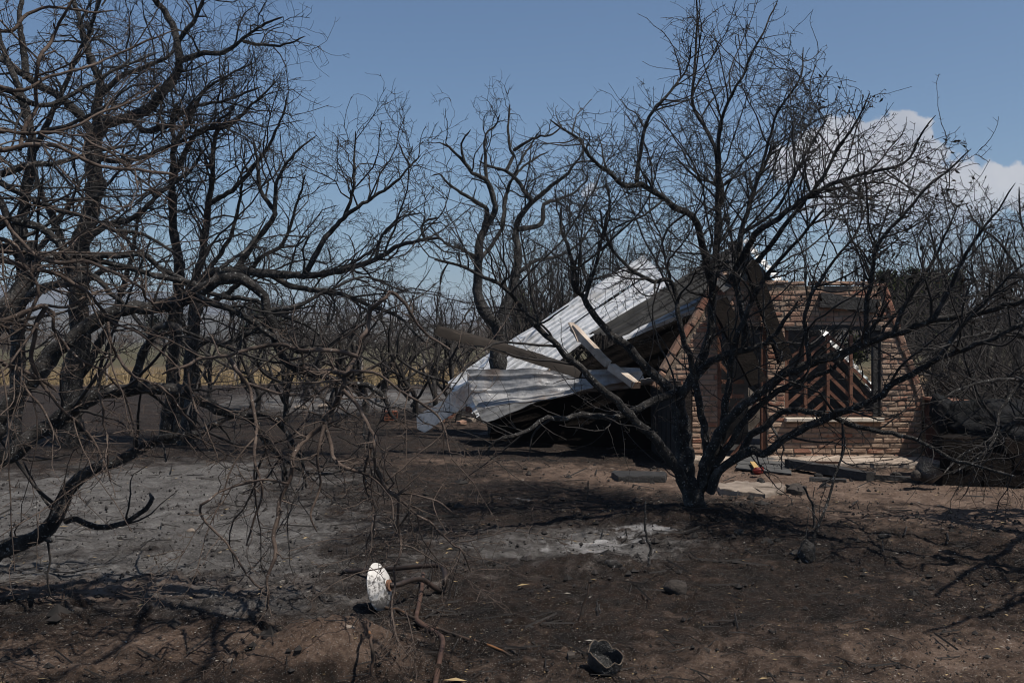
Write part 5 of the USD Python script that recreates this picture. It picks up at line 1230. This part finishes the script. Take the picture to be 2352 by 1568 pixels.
noisy_slab([g(1108, 1060), g(1180, 1057), g(1216, 1074), g(1214, 1080), g(1160, 1078)], .0, .03, M_CHAR, "burnt_sheet", "thin warped black panel lying left of the dark opening", "panel", j=.02, seed=5)

# dark heap at the right: low wall with the melted tank on it, black bowl
dk = thing("low_block_wall", "low sooty block wall painted darker for tree shade at the right edge of the picture", "wall", G(2240, 1118))  # blocks painted near black in place of the tree shadow on them
c0 = G(2240, 1118)
for k in range(6):
    for r in range([3, 3, 2, 3, 2, 2][k]):
        part(dk, "block", jitter_box((c0[0] - .26 + k * .235 + (.1 if r % 2 else 0), c0[1] + .12, .10 + r * .185), (.233, .24 + rng.uniform(0, .05), .183), rng, .012, .006), M_SOOTSHADE)
for k in range(6):
    part(dk, "block", jitter_box((.4316 * (c0[1] + .35 + k * .28) + .14, c0[1] + .35 + k * .28, .28), (.2, .276, .54), rng, .012, .006), M_SOOTSHADE)
rg = np.random.default_rng(12)
m = trimesh.creation.icosphere(4, 1.0)
v = m.vertices.copy(); nn = meshkit.fbm(v * 1.6 + 4, 4, 6)[:, None] - .5; nr = np.abs(meshkit.fbm(v * 3.1, 3, 8)[:, None] - .5)
v = v * (1 + .7 * nn - .35 * nr) * [.85, .55, .50]; v[:, 2] = np.maximum(v[:, 2], -.32)
m.vertices = v; v *= .8; m.vertices = v; m.apply_translation([c0[0] + .62, c0[1] + .72, .56])
single("melted_tank", m, M_PLASTIC, "slumped black melted plastic tank above the low block wall", "tank", smooth=True)
m = trimesh.creation.icosphere(3, 1.0); v = m.vertices * (1 + .5 * (meshkit.fbm(m.vertices * 2, 3, 16)[:, None] - .5)) * [.17, .16, .36]; m.vertices = v
m.apply_transform(trimesh.transformations.rotation_matrix(-.45, [0, 1, 0])); m.apply_translation([c0[0] + .06, c0[1] + .85, .66])
single("melted_barrel", m, M_PLASTIC, "narrow black melted barrel left of the slumped tank", "barrel", smooth=True)
def bowl(c, r, h, tilt, axis, mat_, name, label, seed, rimmat=None, jag=0.0, th=.012, cat="bowl", wob=.05, flare=.75):
    n, k = 40, 9
    a = np.linspace(0, 2 * np.pi, n, endpoint=False)
    jg = jag * np.abs(meshkit.fbm(np.stack([np.cos(a) * 1.1, np.sin(a) * 1.1, 0 * a], -1), 3, seed) - .5) * 3
    rows = []
    for s in np.linspace(0.04, 1, k):
        rr = r * (flare + (1 - flare) * s) * np.sqrt(np.clip(1 - (1 - min(s * 2.2, 1)) ** 2, .003, 1)) * (1 + wob * (meshkit.fbm(np.stack([np.cos(a), np.sin(a), 0 * a + s * 1.5], -1) * 1.3, 3, seed + 1) - .5) * 2)
        rows.append(np.stack([rr * np.cos(a), rr * np.sin(a), h * s * (1 - jg * s)], -1))
    outer = np.array(rows); inner_ = outer[::-1].copy(); inner_[..., :2] *= 1 - th / r; inner_[:, :, 2] += th * .5 * (np.linspace(0, 1, k) > .5)[:, None]
    inner_[0] = outer[-1] * [1 - th / r, 1 - th / r, 1]
    Vv = np.vstack([outer, inner_]); rn = len(Vv)
    i = np.arange(rn * n).reshape(rn, n); nx2 = np.roll(i, -1, 1)
    q = np.stack([i[:-1], nx2[:-1], nx2[1:], i[1:]], -1).reshape(-1, 4)
    Vf = np.vstack([Vv.reshape(-1, 3), [[0, 0, 0], [0, 0, th]]]); b = rn * n
    tri_ = [(b, nx2[0, j], i[0, j]) for j in range(n)] + [(b + 1, i[-1, j], nx2[-1, j]) for j in range(n)]
    f = np.vstack([q[:, [0, 1, 2]], q[:, [0, 2, 3]], tri_])
    M4 = trimesh.transformations.rotation_matrix(math.radians(tilt), axis); Vf = Vf @ M4[:3, :3].T + np.asarray(c)
    t = thing(name, label, cat, c)
    part(t, "body", (Vf, f), mat_, smooth=45)
    if rimmat:
        P = outer[-1] * [1 - th / r / 2, 1 - th / r / 2, 1]; P = np.vstack([P, P[:1]]) @ M4[:3, :3].T + np.asarray(c)
        part(t, "rim", tubes(P[None], np.full((1, n + 1), th * .4), 5), rimmat)
    return t
bowl(G(2122, 1106, .10) + [0, .1, 0], .15, .22, 38, [.2, 1, 0], M_POT, "black_bowl", "sooty black bowl tipped over before the low block wall", 3, cat="bowl")
m = trimesh.creation.icosphere(3, .06); m.vertices *= 1 + .4 * (meshkit.fbm(m.vertices * 22, 3, 2)[:, None] - .5); m.apply_translation(G(2105, 1092, .16))
single("fallen_stone", m, M_STONE, "brown stone resting on the tipped black bowl", "stone", smooth=True)

# ------------------------------------------------------------------ foreground things
c = GG(872, 1400)
stage.GetPrimAtPath("/World/Looks/chipped_enamel/h").GetAttribute("inputs:from_min").Set(float(c[2] + .0)); stage.GetPrimAtPath("/World/Looks/chipped_enamel/h").GetAttribute("inputs:from_max").Set(float(c[2] + .27))
n, k = 48, 10
a = np.linspace(0, 2 * np.pi, n, endpoint=False)
rows = []
for s in np.linspace(.03, 1, k): rows.append(np.stack([.146 * s * np.cos(a), .146 * s * np.sin(a), 0 * a + .062 * (1 - s ** 2.2)], -1))
rows.append(np.stack([.150 * np.cos(a), .150 * np.sin(a), 0 * a - .010], -1))
outer = np.array(rows); inner_ = outer[::-1] * [.975, .975, 1] - [0, 0, .004]
Vv = np.vstack([outer, inner_]); i = np.arange(len(Vv) * n).reshape(-1, n); nx2 = np.roll(i, -1, 1)
q = np.stack([i[:-1], i[1:], nx2[1:], nx2[:-1]], -1).reshape(-1, 4)
axis = np.array([.93, -.27, .22]); axis /= np.linalg.norm(axis)
Mx = trimesh.geometry.align_vectors([0, 0, 1], axis)[:3, :3]
dish = thing("enamel_dish", "white enamelled dish standing on edge on the burnt ground", "dish", c)
dc = c + [0, 0, .141]
part(dish, "shell", (Vv.reshape(-1, 3) @ Mx.T + dc, q), M_ENAMEL, smooth=40)
hub = trimesh.creation.cylinder(.036, .016, sections=20); hub.apply_transform(trimesh.transformations.translation_matrix([0, 0, .064])); M4 = np.eye(4); M4[:3, :3] = Mx; hub.apply_transform(M4); hub.apply_translation(dc)
part(dish, "rusty_hub", hub, M_ENAMELRUST)

def pipe(name, pts, r, mat_, label, cat="tube", step=.03, sides=10, wig=0.0, seed=0):
    P = spline(np.array(pts), step)
    rg = np.random.default_rng(seed)
    s = np.linspace(0, 1, len(P))
    Rv = np.full(len(P), r) if np.isscalar(r) else np.interp(s, np.linspace(0, 1, len(r)), r)
    if wig: P = P + (np.stack([meshkit.fbm(np.stack([s * 12 + o, 0 * s, 0 * s], -1), 3, seed) for o in (1., 30., 60.)], -1) - .5) * wig; Rv = Rv * (1 + .35 * (meshkit.fbm(np.stack([s * 30, 0 * s, 0 * s], -1), 2, seed + 1) - .5))
    v, f, nn = tubes(P[None], Rv[None], sides)
    e = len(v); v = np.vstack([v, P[0], P[-1]]); nn = np.vstack([nn, P[0] - P[1], P[-1] - P[-2]])
    j = np.arange(sides); last = (len(P) - 1) * sides
    f = np.vstack([f, np.stack([np.roll(j, -1), j, np.full(sides, e)], -1), np.stack([last + j, last + np.roll(j, -1), np.full(sides, e + 1)], -1)])
    return single(name, (v, f, nn), mat_, label, cat)
pipe("bent_tube", [GG(790, 1318, .02), G(830, 1310, .06), G(900, 1306, .10), G(960, 1300, .13), G(1003, 1298, .14), G(1016, 1303, .14), G(1022, 1315, .13), G(1022, 1335, .10), GG(1018, 1364, .02)], .0165, M_TUBE, "dark bent steel tube loop behind the white dish", seed=1)
pipe("bent_tube", [dc + axis * .07, G(915, 1342, .15), G(940, 1333, .15), G(962, 1329, .14), G(980, 1335, .11), G(1000, 1350, .06), GG(1020, 1366, .02)], .0165, M_TUBE, "dark steel tube running from the white dish to the right", seed=2)
pipe("rusty_tube", [GG(972, 1338, .06), GG(968, 1365, .03), GG(961, 1400, .02), GG(956, 1426, .02), GG(966, 1440, .02), GG(990, 1454, .02), GG(1012, 1468, .02), GG(1017, 1484, .02), GG(1012, 1512, .02), GG(1003, 1560, .02), GG(994, 1610, .02)], .0135, M_RUSTTUBE, "rusty zigzag steel tube lying on the ground toward the camera", seed=3)
pipe("scorched_stick", [GG(855, 1545), GG(853, 1545, .06), GG(853, 1543, .14), G(853, 1408, .26) * [1, 0, 1] + [0, 4.96, 0]], [.008, .007, .006], M_SCORCHSTICK, "upright scorched stick with an orange scar below the white dish", "stick", wig=.02, seed=4)
pipe("fallen_stick", [GG(858, 1402, .02), GG(900, 1402, .02), GG(950, 1428, .015), GG(1010, 1452, .012), GG(1100, 1480, .012), GG(1160, 1503, .01), GG(1213, 1526, .008)], [.011, .010, .008, .005], M_SCORCHSTICK, "long thin scorched stick lying across the rusty tube", "stick", wig=.03, seed=5)
def upright(pts, r, label, seed, m=M_BARK, name="burnt_stub"):
    b = GG(*pts[0]); P = [b - [0, 0, .02]] + [W(x, y, b[1] + .01 * k) for k, (x, y) in enumerate(pts)]
    pipe(name, P, r, m, label, "stub", wig=.02, seed=seed, sides=7)
upright([(1490, 1300), (1494, 1252), (1484, 1231), (1482, 1152)], [.012, .010, .007], "tallest thin burnt stub right of the white ash patch", 1)
upright([(1332, 1428), (1340, 1390), (1354, 1344)], [.012, .010, .004], "leaning scorched stub with an orange scar in the middle foreground", 2, M_SCORCHSTICK)
upright([(1371, 1408), (1370, 1380)], [.009, .006], "short black stub just right of the leaning scorched stub", 3)
upright([(1377, 1404), (1377, 1388)], [.006, .004], "shortest black stub of the pair near the leaning scorched stub", 4)
upright([(1488, 1404), (1486, 1384)], [.007, .003], "short stub left below the smooth rock", 5)
upright([(1350, 1150), (1350, 1103)], [.010, .006], "thin black stub standing left of the trunk base", 6)
upright([(1439, 1232), (1438, 1212)], [.008, .006], "small black stub standing in the white ash", 7)
upright([(1867, 1032 + 110), (1871, 1118)], [.006, .004], "small stub on the brown path edge, left of two", 8)
upright([(1972, 1172), (1968, 1152)], [.006, .004], "tiny black stub on the brown path, left of two", 9)
upright([(1990, 1172), (1999, 1150)], [.006, .003], "tiny leaning stub on the brown path, right of two", 10)
upright([(823, 1428), (822, 1408)], [.008, .006], "short black stub left of the upright scorched stick", 11)
upright([(1870, 1215), (1866, 1160), (1845, 1117)], [.012, .011, .008], "leaning black stick beside the dead sapling", 12, name="burnt_stick")
sp = thing("dead_sapling", "dead black sapling with a burl at its foot, right foreground", "sapling", GG(1852, 1285))
b = GG(1852, 1285)
P = spline(np.array([b - [0, 0, .02], W(1862, 1262, b[1]), W(1875, 1215, b[1]), W(1890, 1182, b[1]), W(1905, 1140, b[1] + .02), W(1920, 1085, b[1] + .03), W(1940, 1030, b[1] + .05), W(1937, 985, b[1] + .05)]), .04)
part(sp, "stem", limb_mesh(P, np.linspace(.014, .006, len(P)), 8, 3.0), M_BARK)
P2 = spline(np.array([W(1882, 1200, b[1]), W(1868, 1178, b[1] - .02), W(1850, 1160, b[1] - .03)]), .03)
part(sp, "branch", limb_mesh(P2, np.linspace(.006, .003, len(P2)), 6, 5.0), M_BARK)
P2 = spline(np.array([W(1856, 1275, b[1]), W(1852, 1230, b[1] - .02), W(1857, 1180, b[1] - .03)]), .03)
part(sp, "branch", limb_mesh(P2, np.linspace(.006, .003, len(P2)), 6, 7.0), M_BARK)
m = trimesh.creation.icosphere(3, 1.0); m.vertices = m.vertices * (1 + .6 * (meshkit.fbm(m.vertices * 2.0, 4, 5)[:, None] - .5)) * [.065, .06, .10]; m.apply_translation(b + [0, -.02, .05])
part(sp, "burl", m, M_BARK, smooth=True)
# melted pot, shard and rocks
bowl(GG(1383, 1546) + [0, .06, -.005], .088, .125, 27, [.9, .5, 0], M_POT, "melted_pot", "broken black pot with a torn pale rim in the near foreground", 5, M_POTRIM, jag=.34, th=.008, cat="pot", wob=.18, flare=.9)
noisy_slab([GG(1300, 1508)[:2], GG(1330, 1498)[:2], GG(1346, 1502)[:2], GG(1338, 1511)[:2], GG(1310, 1513)[:2]], gz(*GG(1320, 1506)[:2]) - .01, gz(*GG(1320, 1506)[:2]) + .02, M_STONE, "pot_shard", "flat brown shard lying left of the broken black pot", "shard", j=.006, seed=8)
def rock(px, py, w, label, seed, m=M_STONE, squash=.6, sink=.3, name="rock"):
    p = GG(px, py); s = w / F * p[1] / 2
    r = trimesh.creation.icosphere(3, 1.0)
    v = r.vertices
    for k in range(5):
        nrm = np.random.default_rng(seed * 7 + k).normal(size=3); nrm /= np.linalg.norm(nrm); d_ = np.random.default_rng(seed * 9 + k).uniform(.55, .85)
        ex = np.maximum(v @ nrm - d_, 0); v = v - ex[:, None] * nrm * .85
    v = v * (1 + .35 * (meshkit.fbm(v * 1.8, 4, seed)[:, None] - .5))
    r.vertices = v * [s, s * .8, s * squash]; r.apply_translation(np.array([p[0], p[1] + s * .4, gz(p[0], p[1] + s * .4) + s * squash * (1 - sink) - .008]))
    single(name, r, m, label, "rock", smooth=50)
rock(1553, 1366, 56, "largest smooth brown rock with stubs behind it, centre right", 1, squash=.75)
rock(1174, 1503, 26, "small grey rock below the long fallen stick", 2)
rock(1170, 1432, 24, "dark clod right of the rusty tube", 3, m=M_BARK)
rock(926, 1330, 16, "small dark clod among the steel tubes", 4, m=M_BARK)
rock(1830, 1276, 30, "dark lump left of the sapling's burl", 5, m=M_BARK)
rock(1700, 1226, 26, "black clod on the slope below the flat stones", 6, m=M_BARK)
rock(1748, 1116, 20, "upright charred lump behind the broad flat stone", 7, m=M_BARK, squash=1.1, sink=.1)
rock(505, 1270, 16, "pale small rock on the grey ash", 8, m=M_PALESTONE)
rock(435, 1222, 22, "pale crumbled rock on the grey ash near the drooping spray", 9, m=M_PALESTONE)
rock(800, 1460, 26, "light clay clod on top of the cracked mound", 10, m=M_PALESTONE)
rock(835, 1512, 34, "pale clay clod at the right of the cracked mound", 11)
rock(710, 1528, 40, "cracked clay lump at the left of the mound", 12)
rock(530, 1540 - 20, 22, "pale stone in the lower left foreground", 13, m=M_PALESTONE)
rock(412, 1400, 14, "small black clod in the left branch shadows", 14, m=M_BARK)
rock(1410, 1292, 46, "dark brown clod at the edge of the white ash", 15, m=M_BARK, squash=.5, sink=.8)
rock(1620, 1497, 24, "brown clod right of the broken black pot", 17)
rock(2035, 1235, 30, "dark clod right of the dead sapling", 18, m=M_BARK)
rock(2010, 1078, 12, "black lump on the concrete slab", 19, m=M_BARK)
rock(2060, 1096, 26, "charred lump between slab and long beam", 20, m=M_BARK)
rock(1880, 1096, 22, "charred chip beside the fallen grey board", 21, m=M_BARK)
rock(748, 938, 40, "pale ash-covered log end on the far grey ash", 22, m=M_PALESTONE, squash=.35)
rock(690, 940, 34, "pale ash lump on the far ground at left", 23, m=M_PALESTONE, squash=.35)

# hollow bricks and rubble left of the collapsed roofing
def hollow_brick(px, py, s, label, turn=0):
    p = G(px, py); t = thing("hollow_brick", label, "brick", p)
    w, h, dpt, th = s, s * .72, s * 1.4, s * .06
    rm = rotm([0, 0, 1], turn)
    def B(c_, s_, name):
        m = trimesh.creation.box(s_); m.apply_translation(c_); m.vertices = m.vertices @ rm.T; m.apply_translation(p); part(t, name, m, M_REDCLAY)
    for k in range(4): B((-w / 2 + w * k / 3, 0, h / 2), (th, dpt, h), "rib")
    for k in range(4): B((0, 0, th / 2 + (h - th) * k / 3), (w - th * 1.1, dpt * .98, th), "web")
hollow_brick(897, 964, .26, "red hollow brick on the ground left of the roofing", 10)
hollow_brick(1176, 962, .24, "red hollow brick in the dark gap under the roofing", -15)
hollow_brick(1085, 945, .20, "red hollow brick half hidden behind the bent metal strip", 30)
rg = np.random.default_rng(31)
labs = ["lone broken brick nearest the bent metal strip", "broken brick lying flat in the rubble strip", "small brick piece in the rubble by the roofing", "pale brick end standing in the rubble", "brick chip at the left of the rubble strip", "long brick at the back of the rubble strip", "brick piece at the right end of the rubble", "dusty brick piece at the front of the rubble"]
for k, (px, py) in enumerate([(1000, 972), (1020, 968), (1040, 962), (1058, 960), (986, 965), (1034, 953), (1082, 968), (1060, 975)]):
    p = G(px, py); m = jitter_box((0, 0, 0), (rg.uniform(.12, .26), .12, .07), rg, .012, .012); m.vertices = m.vertices @ rotm([0, 0, 1], rg.uniform(-70, 70)).T @ rotm([1, 0, 0], rg.uniform(-15, 15)).T; m.apply_translation(p + [0, 0, .04])
    single("broken_brick", m, [M_PALESTONE, M_BRICKS[0], M_BRICKS[2]][k % 3], labs[k], "brick")

# ------------------------------------------------------------------ litter on the burnt ground
def scatter(name, N, size, mat_, label, cat, seed, shape, dmin=3.6, dmax=15, lift=.3):
    rg = np.random.default_rng(seed)
    d = 1 / rg.uniform(1 / dmax, 1 / dmin, N); px = rg.uniform(-120, 2470, N)
    x = (px - CX) / F * d
    keep = meshkit.fbm(np.stack([x * .9, d * .9, 0 * x], -1), 3, seed) + rg.normal(0, .12, N) > .42
    x, d = x[keep], d[keep]; M = len(x)
    z = ground_z(x, d)
    s = size * rg.lognormal(0, .45, M) * np.clip(d / 6, .8, 1.6)
    a = rg.uniform(0, 2 * np.pi, M)
    if shape == "crumb":
        b = np.array([[1, 0, 0], [-1, 0, 0], [0, 1, 0], [0, -1, 0], [0, 0, .8], [0, 0, -.8]]); f = np.array([[0, 2, 4], [2, 1, 4], [1, 3, 4], [3, 0, 4], [2, 0, 5], [1, 2, 5], [3, 1, 5], [0, 3, 5]])
        V = b[None] * s[:, None, None] * rg.uniform(.6, 1.3, (M, 6, 1))
    elif shape == "fleck":
        b = np.array([[-1, 0, 0], [0, -.35, .12], [1, 0, .05], [0, .35, .12]]); f = np.array([[0, 1, 2], [0, 2, 3]])
        V = b[None] * s[:, None, None] * rg.uniform(.7, 1.3, (M, 4, 1))
    else:
        b = np.array([[-1, -.045, 0], [-1, .045, .0], [-1, 0, .07], [1, -.045, 0], [1, .045, 0], [1, 0, .07]]); f = np.array([[0, 3, 4], [0, 4, 1], [1, 4, 5], [1, 5, 2], [2, 5, 3], [2, 3, 0]])
        V = b[None] * s[:, None, None]; V[:, 3:, 2] += rg.uniform(-.05, .35, (M, 1)) * s[:, None]
    ca, sa = np.cos(a)[:, None], np.sin(a)[:, None]
    V = np.stack([V[..., 0] * ca - V[..., 1] * sa, V[..., 0] * sa + V[..., 1] * ca, V[..., 2]], -1)
    V += np.stack([x, d, z + s * lift + .006], 1)[:, None]
    F_ = (f[None] + (np.arange(M) * len(b))[:, None, None]).reshape(-1, 3)
    single(name, (V.reshape(-1, 3), F_), mat_, label, cat, kind="stuff")
scatter("charcoal_crumbs", 22000, .0052, M_CRUMB, "charcoal crumbs and clods strewn over the burnt ground", "charcoal", 1, "crumb")
scatter("ash_flecks", 12000, .0055, M_FLECK, "pale flecks of ash and seed scattered on the ground", "ash", 2, "fleck", lift=.5)
scatter("straw_bits", 1700, .010, M_STRAW, "bits of scorched straw and leaf on the ground", "straw", 3, "fleck", lift=.3)
scatter("char_clods", 900, .017, M_CRUMB, "larger lumps of charcoal and crusted soil on the ground", "charcoal", 6, "crumb", lift=.15)
scatter("burnt_twig_bits", 3600, .045, M_CRUMB, "burnt twig pieces lying on the ground", "twigs", 4, "twig", lift=.1)

# ------------------------------------------------------------------ haze over the whole place
hz = trimesh.creation.box((16000, 16000, 260)); hz.apply_translation((0, 0, 260 / 2 - 14))
M_HAZE = usdkit.material(stage, "/World/Looks/haze", {"v": ("principled_volume", {"color": (.80, .86, .96), "density": 1.9e-4, "anisotropy": 0.3})}, [], volume="v.volume")
single("haze", hz, M_HAZE, kind="stuff")
